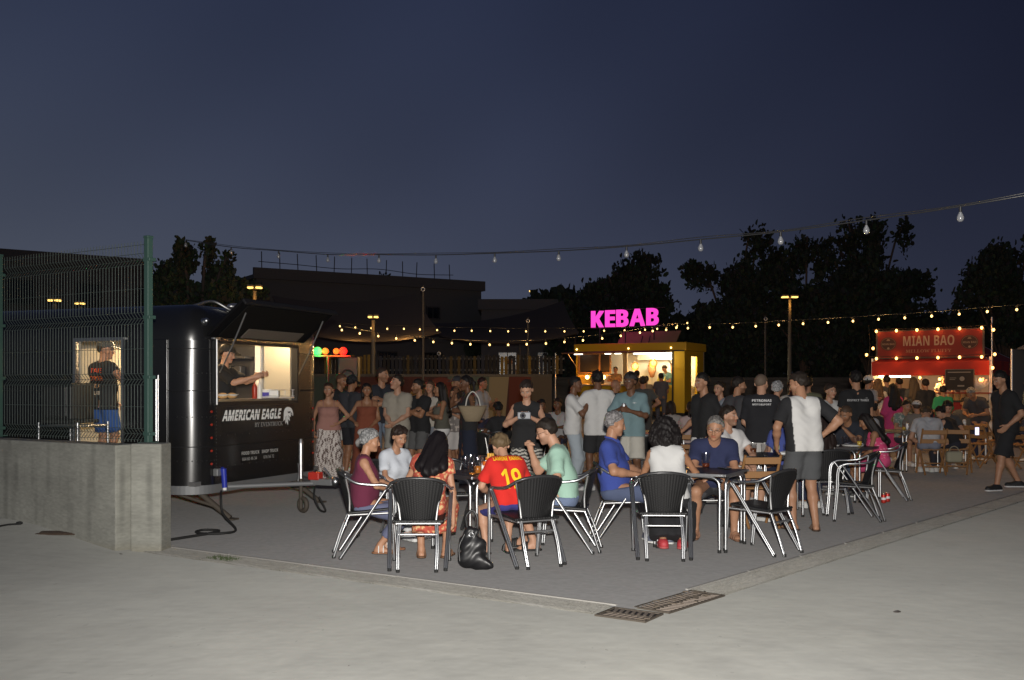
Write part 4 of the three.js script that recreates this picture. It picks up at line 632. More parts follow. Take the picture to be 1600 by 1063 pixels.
function person(o) {
  const s = o.h / 1.74, f = o.f ? 1 : 0, ft = o.fat || 0, q = o.q || 2, cell = [.013, .016, .022, .03][q], sit = o.sit ? 1 : 0;
  const px = X(o.x, o.D), base = o.y ?? gy(o.D), T = thing('person', o.l, 'person', [px, base, -o.D], rad(o.yaw || 0), o.g);
  const hip = [0, sit ? (o.hy ?? .53) : .925 * s - (o.drop || 0), 0], R1 = rotM(o.lean || 0, o.twist || 0, o.roll || 0), R2 = rotM(o.hunch || 0, 0, 0);
  const Ud = v => R1(v), U = (x, y, z) => { let p = [x * s, y * s, z * s]; if (y > .16) { const w = [0, .16 * s, 0]; p = ad(w, R2(sb(p, w))); } return ad(hip, R1(p)); };
  const sw = (o.sw || (f ? .150 : .174)), torso = (F, e) => {
    F.k = .06; for (const x of [-1, 1]) {
      F.bone(U(x * (f ? .078 : .098), .37, 0), U(x * (f ? .062 : .075), .18, .005 + .01 * ft), (f ? .082 : .096) * s + e, (f ? .08 : .088) * s + .02 * ft + e);
      F.bone(U(x * (f ? .062 : .075), .18, .005), U(x * .078, .0, -.01), (f ? .08 : .088) * s + .02 * ft + e, (f ? .1 : .094) * s + .012 * ft + e);
      F.bone(U(x * .035, .472, -.016), U(x * (sw - .012), .436, -.012), .036 * s + e, .046 * s + e);
      if (f) F.bone(U(x * .065, .30, .075), U(x * .06, .29, .08), .062 * s + e);
    }
    if (ft > .3 && e > 0) F.bone(U(0, .20, .05 * ft), U(0, .1, .06 * ft), .11 * s + .02 * ft + e);
  };
  const arms = [1, -1].map(x => {
    const key = x > 0 ? o.aL : o.aR, A = { down: [.245, -.03, .05, .4, 0, -1, 'in'], hips: [.155, .09, .07, 1, .1, -.5, 'in'], fold: [-.08, .27, .20, .7, -1, .1, 'in'], table: [.10, .22, .36, 1, -.7, -.2, 'dn'], lap: [.09, .08, .32, 1, -.3, -.3, 'dn'], mouth: [.07, .50, .20, .7, -1, .0, 'in'], chin: [.03, .46, .19, .9, -1, .1, 'in'], hold: [.10, .28, .30, .6, -1, -.2, 'in'], phone: [.07, .30, .30, .8, -1, -.2, 'in'], front: [.06, .02, .18, .8, 0, -.6, 'dn'], back: [.06, .08, -.14, 1, .2, -.5, 'in'], arm: [.22, .12, .22, .7, -.4, -.8, 'dn'] }[typeof key === 'string' ? key : 'x'] || key || [.245, -.03, .05, .4, 0, -1, 'in'];
    const sh = U(x * sw, .432, -.012); let w = U(x * A[0], A[1], A[2]); const l1 = .285 * s, l2 = .25 * s; let d = sb(w, sh), L = Math.min(ln(d), (l1 + l2) * .995); const dir = nm(d); w = ad(sh, dir, L);
    const pole = Ud([x * A[3], A[4], A[5]]), pp = nm(ad(pole, dir, -dt(pole, dir))), xx = (l1 * l1 - l2 * l2 + L * L) / (2 * L), hh = Math.sqrt(Math.max(0, l1 * l1 - xx * xx)), el = ad(ad(sh, dir, xx), pp, hh);
    return { x, sh, el, w, pn: A[6] === 'dn' ? [0, -1, 0] : Ud([-x, 0, A[7] || 0]), curl: A[8] ?? (o.curl || .55) };
  });
  const legs = [1, -1].map(x => {
    const k = x > 0 ? o.lL : o.lR, hp = [x * .085 * s, hip[1] - .01, 0], an0 = k || (sit ? [.10, .09, .40] : [.10, .085, -.01]); let an = [x * an0[0] * s, an0[1] * (sit ? 1 : s), an0[2] * s]; const l1 = .435 * s, l2 = .415 * s; const d = sb(an, hp), L = Math.min(ln(d), (l1 + l2) * .998), dir = nm(d); an = ad(hp, dir, L);
    const pole = sit ? [x * (o.spread ?? .12), 1, .7] : [x * .15, 0, 1], pp = nm(ad(pole, dir, -dt(pole, dir))), xx = (l1 * l1 - l2 * l2 + L * L) / (2 * L), hh = Math.sqrt(Math.max(0, l1 * l1 - xx * xx)), kn = ad(ad(hp, dir, xx), pp, hh);
    const ya = rad((o.toe ?? 10) * x), fd = [Math.sin(ya), 0, Math.cos(ya)]; return { x, hp, kn, an, fd };
  });
  // --- skin: trunk, limbs, feet on one grid; head and hands on finer grids, all one mesh
  const S = new Field(.03), skin = o.skin || [.42, .24, .155];
  torso(S, -.006); S.k = .03; S.bone(U(0, .46, -.012), U(0, .60, .012), (f ? .048 : .056) * s + .006 * ft, (f ? .045 : .053) * s + .006 * ft);
  const am = 1 + .12 * ft, aw = (f ? .85 : 1) * am * s;
  for (const a of arms) { S.bone(a.sh, a.el, .05 * aw, .039 * aw); S.bone(a.el, mix(a.el, a.w, .35), .037 * aw, .040 * aw); S.bone(mix(a.el, a.w, .35), a.w, .039 * aw, .026 * aw); }
  for (const l of legs) { S.bone(l.hp, l.kn, .083 * s * am, .054 * s * am); S.bone(l.kn, ad(mix(l.kn, l.an, .33), [0, 0, -.012]), .05 * s, .053 * s * am); S.bone(mix(l.kn, l.an, .33), l.an, .05 * s * am, .034 * s); S.k = .02; const hl = ad(l.an, l.fd, -.03 * s), y0 = Math.max(.034, l.an[1] - .052 * s); const e = .024 * s; S.bone([hl[0], y0, hl[2]], ad([l.an[0], y0 - .004, l.an[2]], l.fd, .12 * s), .036 * s, .030 * s); S.bone(l.an, ad([l.an[0], y0, l.an[2]], l.fd, .06 * s), .034 * s, .03 * s); for (let i = -2; i <= 2; i++) { const c = cr([0, 1, 0], l.fd); const b0 = ad(ad([l.an[0], y0 - .012, l.an[2]], l.fd, .12 * s), c, i * .016 * s); S.bone(b0, ad(b0, l.fd, (.045 - .008 * Math.abs(i - l.x * -1)) * s), .012 * s, .01 * s); } S.k = .03; }
  const hd = [U(0, .66, .035), null]; const Rh = rotM(o.hp || 0, o.hy2 || 0, o.hr || 0), hs = s * (o.hs || 1) * (f ? .96 : 1), HR = v => R1(R2(Rh(v))), Hd = v => ad(hd[0], HR(ml(v, hs)));
  const sk = (x, y, z) => skin, geos = [];
  const mitt = q >= 2;
  for (const a of arms) {
    const y = nm(sb(a.w, a.el)); let n = nm(ad(a.pn, y, -dt(a.pn, y))); const xa = cr(y, n), hk = s * (f ? .92 : 1), G = new Field(.008), c0 = a.curl, th = a.x > 0 ? -1 : 1;
    const Pn = (u, v, w) => ad(ad(ad(a.w, xa, u * hk), y, v * hk), n, w * hk), kx = [-.030, -.010, .010, .029], FL = [.92, 1.04, 1, .8];
    for (let i = 0; i < 4; i++) { G.bone(Pn(kx[i] * .45, .0, 0), Pn(kx[i] * -th, .085 - Math.abs(i - 1.4) * .004, 0), .016 * hk, .0125 * hk); let p = [kx[i] * -th, .085 - Math.abs(i - 1.4) * .004, 0], ang = c0 * .55; for (const L of [.042, .027, .021]) { const t = [p[0], p[1] + Math.cos(ang) * L * FL[i], p[2] + Math.sin(ang) * L * FL[i]]; G.bone(Pn(...p), Pn(...t), .0092 * hk, .0085 * hk); p = t; ang += c0 * .85; } }
    G.bone(Pn(th * .020, .02, .004), Pn(th * .048, .052, .016), .014 * hk, .0105 * hk); G.bone(Pn(th * .048, .052, .016), Pn(th * .052, .085, .026 + .02 * c0), .0105 * hk, .0085 * hk); G.bone(a.w, Pn(0, .03, 0), .026 * aw, .017);
    a.palm = Pn(0, .08, .03);
    if (mitt) { for (const b of G.b) { S.k = .01; S.bone(b.a, ad(b.a, b.d), b.ra + .002, b.ra + b.dr + .002); } S.k = .03; } else geos.push(G.mesh(q ? .0062 : .0046, sk));
  }
  geos.push(S.mesh(cell, sk));
  const hsdf = headSdf(o), hc = o.hairc || [.02, .014, .01], beard = o.beard || 0;
  const hg = net([-.105, -.15, -.13], [.105, .13, .13], [.0048, .006, .009, .011][q], (x, y, z) => [hsdf(x, y, z), hsdf]);
  finish(hg, (x, y, z) => {
    const Xa = Math.abs(x); let c = skin; const m = (t, k) => { c = c.map((v, i) => v * (1 - k) + t[i] * k); };
    if (z > .05) m([skin[0] * 1.05, skin[1] * .82, skin[2] * .76], .5 * Math.exp(-(((Xa - .04) / .02) ** 2 + ((y + .03) / .02) ** 2)));
    if (beard) { const k = sst(-.028, -.052, y) * sst(-.02, .02, z) * (Xa < .022 && y > -.080 && y < -.05 ? .35 : 1) * (y > -.05 ? sst(.025, .05, Xa) : 1); m(hc, beard * .75 * k * (.7 + .3 * hash(Math.floor(x * 260), Math.floor(y * 260), Math.floor(z * 260)))); }
    if (z > .072 && Xa < .024 && Math.abs(y + .0655) < .0105) m([skin[0] * .78, skin[1] * .42, skin[2] * .42], .75);
    if (z > .045 && Xa > .010 && Xa < .050 && Math.abs(y - .023 + (Xa - .03) * .12) < .0062) m(hc, f ? .5 : .62);
    const ed = Math.hypot((Xa - .030) / 1.5, y - .0005); if (z > .06 && ed < .0098) { if (ed > .0072) m([.05, .03, .02], .4); else if (Math.abs(Xa - .030) < .0058) c = [.02, .014, .01]; else c = [.55, .52, .48]; }
    return c;
  });
  { const p = hg.attributes.position, n = hg.attributes.normal; for (let i = 0; i < p.count; i++) { p.setXYZ(i, ...Hd([p.getX(i), p.getY(i), p.getZ(i)])); n.setXYZ(i, ...HR([n.getX(i), n.getY(i), n.getZ(i)])); } }
  geos.push(hg);
  part('body', mergeGeometries(geos), skinMat, T);
  // --- hair
  const ht = o.hair ?? 'short';
  if (ht !== 'bald') {
    const e = { buzz: .005, short: .014, crop: .022, curly: .019, afro: .055, bob: .018, long: .018, bun: .012, tied: .012, pony: .012, cap: .008 }[ht] || .014, nz = { curly: .010, afro: .012, short: .006, crop: .009, buzz: .001 }[ht] ?? .003, fq = { curly: 85, afro: 75 }[ht] || 60, W = [], strands = ['long', 'bob', 'pony', 'bun', 'tied'].includes(ht);
    if (ht === 'long') W.push([[.05, -.02, -.06], [.10, -.36, -.125], .06], [[-.05, -.02, -.06], [-.11, -.34, -.125], .06], [[0, 0, -.075], [.03, -.44, -.155], .058], [[0, 0, -.075], [-.05, -.40, -.155], .055], [[.07, .02, .0], [.09, -.24, -.03], .032], [[-.07, .02, .0], [-.095, -.24, -.03], .032]);
    if (ht === 'bob') W.push([[.066, .0, -.03], [.07, -.10, -.035], .035], [[-.066, .0, -.03], [-.07, -.10, -.035], .035], [[0, 0, -.07], [0, -.1, -.085], .055]);
    if (ht === 'pony') W.push([[0, .05, -.10], [0, -.02, -.145], .03], [[0, -.02, -.145], [0, -.16, -.13], .026]);
    if (ht === 'bun') W.push([[0, .05, -.115], [0, .06, -.12], .038]);
    if (ht === 'afro') W.push([[.07, .0, -.04], [.09, -.08, -.04], .085], [[-.07, .0, -.04], [-.09, -.08, -.04], .085], [[0, .04, -.05], [0, -.09, -.08], .10]);
    if (ht === 'crop') W.push([[-.04, .085, .055], [.04, .088, .055], .022]); if (ht === 'curly') W.push([[-.03, .09, .04], [.03, .09, .04], .03]);
    const back = ['short', 'crop', 'buzz'].includes(ht) ? -.075 : -.10, fh = o.fh ?? .062;
    const hf = (x, y, z) => {
      let d = ell(x, y - .028, z + .010, .076, .090, .096);
      const jag = .006 * Math.sin(x * 95 + 20 * z) + .004 * Math.sin(x * 210), line = jag + z * 0 + (z > .0 ? -.005 + (fh + .005) * Math.min(1, z / .075) : Math.max(back, .75 * z - .005)), ear = Math.abs(x) > .06 && z > -.02 && z < .05 ? .012 : 0;
      { const q0 = (y - line - ear) / .05; d -= e * (q0 < 0 ? .2 : q0 > 1 ? 1 : .2 + .8 * q0); } d = smax(d, line + ear - y, .012); for (const w of W) d = smin(d, cap(x, y, z, w[0], w[1], w[2]), .025);
      if (W.length && !(y > .06)) d = smax(d, ell(x, y + .01, z - .075, .062, .085, .07) * -1, .01);
      const u = strands ? Math.sin(140 * x + 30 * z + 6 * y) * .0026 + Math.sin(60 * x + 70 * z + 4 * y) * .005 + .004 * Math.sin(33 * x - 12 * y + 40 * z) : nz * (Math.sin(fq * x + 2 * Math.sin(fq * .7 * z)) * Math.sin(fq * y + 1.5 * Math.sin(fq * .6 * x)) + .7 * Math.sin(fq * 1.9 * z + fq * y) * Math.sin(fq * 1.7 * x - fq * z));
      return d + u;
    };
    const L = ht === 'long' ? -.52 : ht === 'pony' || ht === 'bob' || ht === 'afro' ? -.21 : -.12, g = net([-.2, L, -.24], [.2, .2, .16], [.006, .0075, .011, .014][q], (x, y, z) => [hf(x, y, z), hf]);
    finish(g, o.grey ? (x, y, z) => { const k = hash(Math.floor(x * 110), Math.floor(y * 60), Math.floor(z * 110)); return hc.map(v => v * (.3 + 1.2 * k)); } : (x, y, z) => hc);
    const p = g.attributes.position, n = g.attributes.normal; for (let i = 0; i < p.count; i++) { p.setXYZ(i, ...Hd([p.getX(i), p.getY(i), p.getZ(i)])); n.setXYZ(i, ...HR([n.getX(i), n.getY(i), n.getZ(i)])); }
    part('hair', g, hairMat, T);
    if (ht === 'cap' || o.capc) { }
  }
  const headPart = (name, geo, m) => { const p = part(name, geo, m, T); p.position.set(...hd[0]); const b = new THREE.Matrix4().makeBasis(v3(HR([1, 0, 0])), v3(HR([0, 1, 0])), v3(HR([0, 0, 1]))); p.quaternion.setFromRotationMatrix(b); p.scale.setScalar(hs); return p; };
  if (o.cap) headPart('cap', [new THREE.SphereGeometry(1, 20, 10, 0, 6.3, 0, 1.6).scale(.096, .098, .113).translate(0, .038, -.008), new THREE.CylinderGeometry(.08, .08, .008, 18, 1).scale(1, 1, 1.15).rotateX(.18).translate(0, .042, .1 * (o.cap.back ? -1 : 1))], mat(o.cap.c, .8));
  if (o.glasses) headPart('glasses', [...[-1, 1].flatMap(x => [new THREE.TorusGeometry(.019, .0018, 5, 16).scale(1.15, .85, 1).translate(x * .031, -.003, .100), bar([x * .053, .0, .098], [x * .08, .002, .0], .0018)]), bar([-.012, .0, .102], [.012, .0, .102], .0018)], M.black);
  // --- clothes
  const wr = q < 2 ? .006 : .005, ease = (o.ease ?? .016), up = Ud([0, 1, 0]), dn = ml(up, -1), gm = (c, r = .92, more) => mat(c, r, { sheen: .3, sheenRoughness: .8, sheenColor: col(...c.map(v => Math.min(1, v + .05))), ...more });
  const fmat = gm2 => gm2;
  const ph = px * 3.1 + o.D, b = o.bot || { t: 'shorts', c: [.05, .05, .06] }, t = o.top || { t: 'tee', c: [.3, .3, .3] };
  const cutAt = (p, n) => [...n, dt(p, n)];
  const skirtBones = (Fd, e, len, r1) => { if (sit) { for (const l of legs) { Fd.bone(l.hp, l.kn, .095 * s + e, .075 * s + e); Fd.bone(mix(legs[0].hp, legs[1].hp, .5), mix(legs[0].kn, legs[1].kn, .5), .08 * s, .07 * s); const p = mix(l.kn, l.an, len); Fd.bone(l.kn, l.an, .072 * s + e, .085 * s + e, cutAt(p, nm(sb(l.an, l.kn)))); } Fd.bone(mix(legs[0].kn, legs[1].kn, .5), mix(legs[0].an, legs[1].an, .5), .06, .07, cutAt(mix(mix(legs[0].kn, legs[1].kn, .5), mix(legs[0].an, legs[1].an, .5), len), [0, -1, 0])); } else { const y = len * s; for (const l of legs) Fd.bone([l.hp[0], hip[1] + .02, 0], [l.hp[0] * 1.1, y, l.an[2] * .5], .1 * s + e, r1 * s, [0, -1, 0, -y]); } };
  const Tp = new Field(.05); Tp.w = wr; Tp.ph = ph;
  torso(Tp, ease); Tp.k = .03;
  const sl = t.sl ?? (t.t === 'tee' || t.t === 'polo' ? .62 : t.t === 'long' ? 1.9 : 0);
  if (sl > 0) for (const a of arms) { const k = Math.min(1, sl), e = mix(a.sh, a.el, k); Tp.bone(a.sh, a.el, .049 * aw + ease * .7, .049 * aw + ease + .008, sl < 1 ? cutAt(e, nm(sb(a.el, a.sh))) : undefined); if (sl > 1) Tp.bone(a.el, a.w, .042 * aw + ease, .032 * aw + ease, cutAt(mix(a.el, a.w, sl - 1), nm(sb(a.w, a.el)))); }
  else if (t.t !== 'strap') for (const a of arms) Tp.sub(ad(a.sh, Ud([a.x, .15, 0]), .035 * s), ad(a.sh, Ud([a.x, -.4, 0]), .10 * s), .055 * s, .055 * s);
  const hem = t.hem ?? (sit ? -.02 : -.10); if (!sit && t.t !== 'dress' && !t.dress) { Tp.k = .05; for (const x of [-1, 1]) Tp.bone(U(x * .078, .02, -.01), U(x * .08, hem - .02, -.008), (f ? .1 : .096) * s + .014 * ft + ease, (f ? .104 : .1) * s + .012 * ft + ease + .004); }
  Tp.sub(U(0, .50, t.neck || .01), U(0, .62, .03), (t.nr || .060) * s); if (t.v) Tp.sub(U(0, .52, .10), U(0, .52 - t.v, .15), .045 * s, .02);
  if (t.t === 'strap') { Tp.clip(up, U(0, .375, 0)); }
  let dress = t.t === 'dress' || (t.t === 'strap' && t.dress);
  if (dress) { Tp.k = .06; skirtBones(Tp, .012, t.len ?? .55, t.flare || .17); } else Tp.clip(dn, U(0, hem, 0));
  const fab = (k) => { const c = k.c; if (!k.pat) return [fmat(gm(c)), null]; return [patMat, (x, y, z) => k.pat(x, y, z, c)]; };
  { const [m, cf] = fab(t); const nmn = dress ? 'dress' : t.n || ({ tee: 'shirt', polo: 'polo_shirt', long: 'shirt', tank: 'top', strap: 'top' }[t.t] || 'shirt'); part(nmn, Tp.mesh(cell * (t.pat ? .62 : .9), cf), m, T); }
  if (t.t === 'strap') part('strap', [-1, 1].map(x => tube([U(x * .085, .37, .095), U(x * .09, .45, .06), U(x * .085, .49, -.01), U(x * .08, .42, -.085), U(x * .07, .36, -.1)], .007, 16, 5)), gm(t.c), T);
  if (t.t === 'polo') part('collar', tube([U(.03, .475, .075), U(.062, .51, .02), U(.03, .525, -.055), U(-.03, .525, -.055), U(-.062, .51, .02), U(-.03, .475, .075)], .013, 24, 6), gm(t.c), T);
  if (!dress) {
    const P = new Field(.045); P.w = wr * .9; P.ph = ph + 2; const e = .012; P.k = .05;
    for (const x of [-1, 1]) P.bone(U(x * .072, .09, .0), U(x * .08, -.01, -.01), (f ? .09 : .088) * s + .02 * ft + e * .6, (f ? .103 : .096) * s + .012 * ft + e);
    P.clip(up, U(0, t.t === 'strap' ? .06 : Math.min(.12, hem + .03), 0));
    if (b.t === 'skirt') skirtBones(P, .012, b.len ?? .45, b.flare || .16);
    else for (const l of legs) {
      const fr = b.fr ?? (b.t === 'shorts' ? .86 : 1), w = b.wide || 0, dir = nm(sb(l.kn, l.hp)); P.k = .035;
      if (b.t === 'shorts') P.bone(l.hp, l.kn, .092 * s * am + e, .070 * s * am + e + .012 + w, cutAt(mix(l.hp, l.kn, fr), dir));
      else { P.bone(l.hp, l.kn, .090 * s * am + e, .060 * s * am + e + w * .7); const fr2 = b.to ?? .93; P.bone(l.kn, l.an, .058 * s * am + e + w * .7, .046 * s + e + w, cutAt(mix(l.kn, l.an, fr2), nm(sb(l.an, l.kn)))); }
    }
    const [m, cf] = fab(b); part(b.t === 'skirt' ? 'skirt' : b.t === 'shorts' ? 'shorts' : 'trousers', P.mesh(cell * (b.pat ? .62 : .9), cf), m, T);
  }
  const sh = o.shoe || { t: 'sneaker', c: [.6, .6, .58] };
  if (sh.t !== 'none') for (const l of legs) {
    const G = new Field(.02), y0 = Math.max(.0, l.an[1] - .085 * s), A = ad([l.an[0], y0 + .04, l.an[2]], l.fd, -.035 * s), Bq = ad([l.an[0], y0 + .034, l.an[2]], l.fd, .155 * s);
    if (sh.t === 'sneaker') { G.bone(A, Bq, .050 * s, .044 * s); G.bone([l.an[0], y0 + .07 * s, l.an[2]], ad([l.an[0], y0 + .05, l.an[2]], l.fd, .06 * s), .047 * s, .044 * s); G.clip([0, -1, 0], [0, y0 + .004, 0]); G.clip([0, 1, 0], [0, y0 + .098 * s, 0]); const m = part('shoe', G.mesh(q < 2 ? .009 : .014), mat(sh.c, .6), T); const So = new Field(.02); So.bone([A[0], y0 + .012, A[2]], [Bq[0], y0 + .012, Bq[2]], .053 * s, .047 * s); So.clip([0, -1, 0], [0, y0 + .003, 0]); So.clip([0, 1, 0], [0, y0 + .026, 0]); part('sole', So.mesh(q < 2 ? .008 : .013), mat(sh.sole || [.6, .6, .58], .7), m); }
    else { G.bone([A[0], y0 + .01, A[2]], ad([Bq[0], y0 + .01, Bq[2]], l.fd, .01), .046 * s, .048 * s); G.clip([0, -1, 0], [0, y0 + .003, 0]); G.clip([0, 1, 0], [0, y0 + .022, 0]); const m = part('sandal', G.mesh(q < 2 ? .007 : .012), mat(sh.c, .7), T); const cx = cr([0, 1, 0], l.fd), st = (d, h, w) => tube([ad(ad([l.an[0], y0 + .014, l.an[2]], l.fd, d), cx, -.045 * s), ad(ad([l.an[0], y0 + h * .8, l.an[2]], l.fd, d), cx, -.03 * s), ad([l.an[0], y0 + h, l.an[2]], l.fd, d), ad(ad([l.an[0], y0 + h * .8, l.an[2]], l.fd, d), cx, .03 * s), ad(ad([l.an[0], y0 + .014, l.an[2]], l.fd, d), cx, .045 * s)], w, 12, 5); const sm = mat(sh.strap || sh.c, .6); for (const g of sh.t === 'slide' ? [st(.09 * s, .075, .012), st(.11 * s, .070, .012), st(.07 * s, .08, .012)] : [st(.11 * s, .066, .006), st(.0, .10, .006), st(.05 * s, .085, .005)]) part('sandal_strap', g, sm, m); }
  }
  // flat print on the shirt: a sheet laid on the cloth
  const print = (name, canvas, org, out, upv, w, h, nx = 14, ny = 8) => {
    const rt = nm(cr(upv, out)), p = [], uv = [], ix = [];
    for (let j = 0; j <= ny; j++) for (let i = 0; i <= nx; i++) { const a = ad(ad(org, rt, (i / nx - .5) * w), upv, (j / ny - .5) * h); let d = .25; for (let k = 0; k < 40; k++) { const e = Tp.ev(...ad(a, out, d)); d -= e * .8; if (e < .0008 || d < -.2) break; } p.push(...ad(a, out, d + .005)); uv.push(i / nx, j / ny); }
    for (let j = 0; j < ny; j++) for (let i = 0; i < nx; i++) { const a = j * (nx + 1) + i; ix.push(a, a + 1, a + nx + 2, a, a + nx + 2, a + nx + 1); }
    const g = new THREE.BufferGeometry(); g.setAttribute('position', new THREE.Float32BufferAttribute(p, 3)); g.setAttribute('uv', new THREE.Float32BufferAttribute(uv, 2)); g.setIndex(ix); g.computeVertexNormals(); return part(name, g, decalMat(canvas, .85), T);
  };
  T.updateMatrixWorld(true);
  const wp = v => v3(v).applyMatrix4(T.matrixWorld).toArray();
  return { T, U, Ud, print, s, hand: i => wp(arms[i].palm), wp, Hd, HR, arms, legs };
}
const skinMat = new THREE.MeshPhysicalMaterial({ color: 0xffffff, vertexColors: true, roughness: .5, specularIntensity: .6 });
const hairMat = new THREE.MeshPhysicalMaterial({ color: 0xffffff, vertexColors: true, roughness: .62, specularIntensity: .5 });
const patMat = new THREE.MeshPhysicalMaterial({ color: 0xffffff, vertexColors: true, roughness: .9 });

// ---------- chairs and tables ----------
const twin = (pts, r, off, n = 14) => [-1, 1].map(k => tube(pts.map(p => [p[0] + off[0] * k, p[1] + off[1] * k, p[2] + off[2] * k]), r, n, 7));
function makeChair(label) {
  const t = thing('metal_chair', label, 'chair', [0, 0, 0], 0, 'aluminium bistro chairs with black woven seats');
  for (const x of [-1, 1]) {
    part('leg', twin([[x * .245, .01, .245], [x * .255, .35, .215], [x * .265, .60, .20], [x * .27, .645, .17]], .0105, [0, 0, .010]), M.alu, t);
    part('leg', twin([[x * .235, .01, -.27], [x * .25, .30, -.08], [x * .266, .62, .135], [x * .27, .65, .16]], .0105, [.009, 0, .004]), M.alu, t);
    part('leg', twin([[x * .16, .01, -.33], [x * .165, .22, -.26], [x * .155, .39, -.19]], .0095, [.008, 0, 0]), M.alu, t);
    for (const [fx, fz] of [[.245, .245], [.235, -.27], [.16, -.33]]) part('foot_cap', cylg(.017, .017, .025, x * fx, .0125, fz, 8), M.rubber, t);
    part('arm', tube([[x * .27, .635, .185], [x * .275, .662, .12], [x * .28, .668, 0], [x * .265, .685, -.13], [x * .225, .735, -.225]], .0135, 24, 8), M.alu, t);
  }
  part('back_frame', tube([[-.225, .735, -.225], [-.17, .760, -.262], [-.08, .776, -.287], [0, .780, -.293], [.08, .776, -.287], [.17, .760, -.262], [.225, .735, -.225]], .0145, 30, 8), mat([.05, .05, .052], .35, { metalness: .4 }), t);
  part('seat_frame', [bar([-.20, .425, .19], [.20, .425, .19], .011), bar([-.18, .388, -.19], [.18, .388, -.19], .011), bar([-.25, .41, .20], [-.18, .388, -.19], .011), bar([.25, .41, .20], [.18, .388, -.19], .011), bar([-.17, .30, -.225], [.17, .30, -.225], .010)], M.aluDull, t);
  const seat = rb(.44, .026, .42, .012, 0, .425, 0, -.09, 0, 0, 3); { const uv = seat.attributes.uv, p = seat.attributes.position; for (let i = 0; i < p.count; i++) uv.setXY(i, p.getX(i) * 2.4, p.getZ(i) * 2.4); } part('seat', seat, M.wicker, t);
  // curved woven backrest
  const n = 14, m = 12, p = [], uv = [], ix = [], side = [0, 1];
  for (const sd of side) for (let j = 0; j <= m; j++) for (let i = 0; i <= n; i++) { const u = i / n * 2 - 1, v = j / m, w = .142 + .078 * v, z = -.185 - .105 * v + .055 * u * u - sd * .014, y = .40 + (.375 - .055 * u * u) * v; p.push(u * w, y, z); uv.push(u * .5 + .5, v); }
  const N = (n + 1) * (m + 1); for (let j = 0; j < m; j++) for (let i = 0; i < n; i++) { const a = j * (n + 1) + i, b = a + 1, c = a + n + 2, d = a + n + 1; ix.push(a, b, c, a, c, d, a + N, c + N, b + N, a + N, d + N, c + N); }
  for (let i = 0; i < n; i++) { ix.push(i, i + N, i + 1, i + 1, i + N, i + 1 + N); } for (let j = 0; j < m; j++) { const a = j * (n + 1), b = a + n + 1; ix.push(a, b, a + N, b, b + N, a + N, a + n, a + n + N, b + n, b + n, a + n + N, b + n + N); }
  const g = new THREE.BufferGeometry(); g.setAttribute('position', new THREE.Float32BufferAttribute(p, 3)); g.setAttribute('uv', new THREE.Float32BufferAttribute(uv, 2)); g.setIndex(ix); g.computeVertexNormals(); part('backrest', g, M.wicker, t);
  part('side_tube', [-1, 1].map(x => tube([[x * .148, .385, -.19], [x * .168, .54, -.19], [x * .205, .68, -.215], [x * .222, .735, -.225]], .011, 14, 7)), M.aluDull, t);
  return t;
}
let chair0; const CH = (px, D, yaw, label) => { const pos = [X(px, D), gy(D), -D]; if (!chair0) { chair0 = makeChair(label); chair0.position.set(...pos); chair0.rotation.y = rad(yaw); return chair0; } return copyOf(chair0, pos, rad(yaw), label); };
function makeTable(label) {
  const t = thing('square_table', label, 'table', [0, 0, 0], 0, 'square aluminium cafe tables with black tops'), a = .35, h = .725;
  part('tabletop', [rb(.72, .018, .72, .008, 0, h, 0)], M.blackTop, t); part('rim', [bx(.72, .022, .012, 0, h - .004, .362), bx(.72, .022, .012, 0, h - .004, -.362), bx(.012, .022, .70, .362, h - .004, 0), bx(.012, .022, .70, -.362, h - .004, 0)], M.alu, t);
  for (let k = 0; k < 4; k++) { const c = Math.cos(k * Math.PI / 2), s = Math.sin(k * Math.PI / 2), q = p => [p[0] * c + p[2] * s, p[1], -p[0] * s + p[2] * c], e = a - .045; part('leg', tube([[-e, .01, a], [-e, .3, a], [-e, .60, a], [-e + .012, .66, a], [-e + .06, h - .03, a], [-e + .13, h - .022, a], [0, h - .022, a], [e - .13, h - .022, a], [e - .06, h - .03, a], [e - .012, .66, a], [e, .60, a], [e, .3, a], [e, .01, a]].map(q), .0145, 70, 9), M.alu, t); for (const p of [[-e, a], [e, a]]) { const v = q([p[0], 0, p[1]]); part('foot_cap', cylg(.018, .018, .03, v[0], .015, v[2], 9), M.rubber, t); } }
  part('brace', [bar([-.32, h - .05, -.32], [.32, h - .05, .32], .008), bar([-.32, h - .056, .32], [.32, h - .056, -.32], .008)], M.aluDull, t);
  return t;
}
let table0; const TB = (px, D, yaw, label) => { const pos = [X(px, D), gy(D), -D]; if (!table0) { table0 = makeTable(label); table0.position.set(...pos); table0.rotation.y = rad(yaw); return table0; } return copyOf(table0, pos, rad(yaw), label); };
function makeFolding(label) {
  const t = thing('wooden_folding_chair', label, 'chair', [0, 0, 0], 0, 'wooden folding chairs');
  for (const x of [-1, 1]) { part('leg', bar([x * .20, .01, .24], [x * .20, .80, -.22], .017, .017, 6), M.wood, t); part('leg', bar([x * .17, .01, -.25], [x * .17, .46, .16], .017, .017, 6), M.wood, t); }
  for (const y of [.74, .58]) part('back_slat', rb(.40, .075, .016, .006, 0, y, -.21 + (.74 - y) * .58), M.wood, t); for (let i = 0; i < 5; i++) part('seat_slat', rb(.36, .016, .062, .005, 0, .45 - .004 * i, .16 - i * .075), M.wood, t);
  part('stretcher', [bar([-.2, .18, .14], [.2, .18, .14], .011), bar([-.17, .14, -.14], [.17, .14, -.14], .011)], M.wood, t); return t;
}
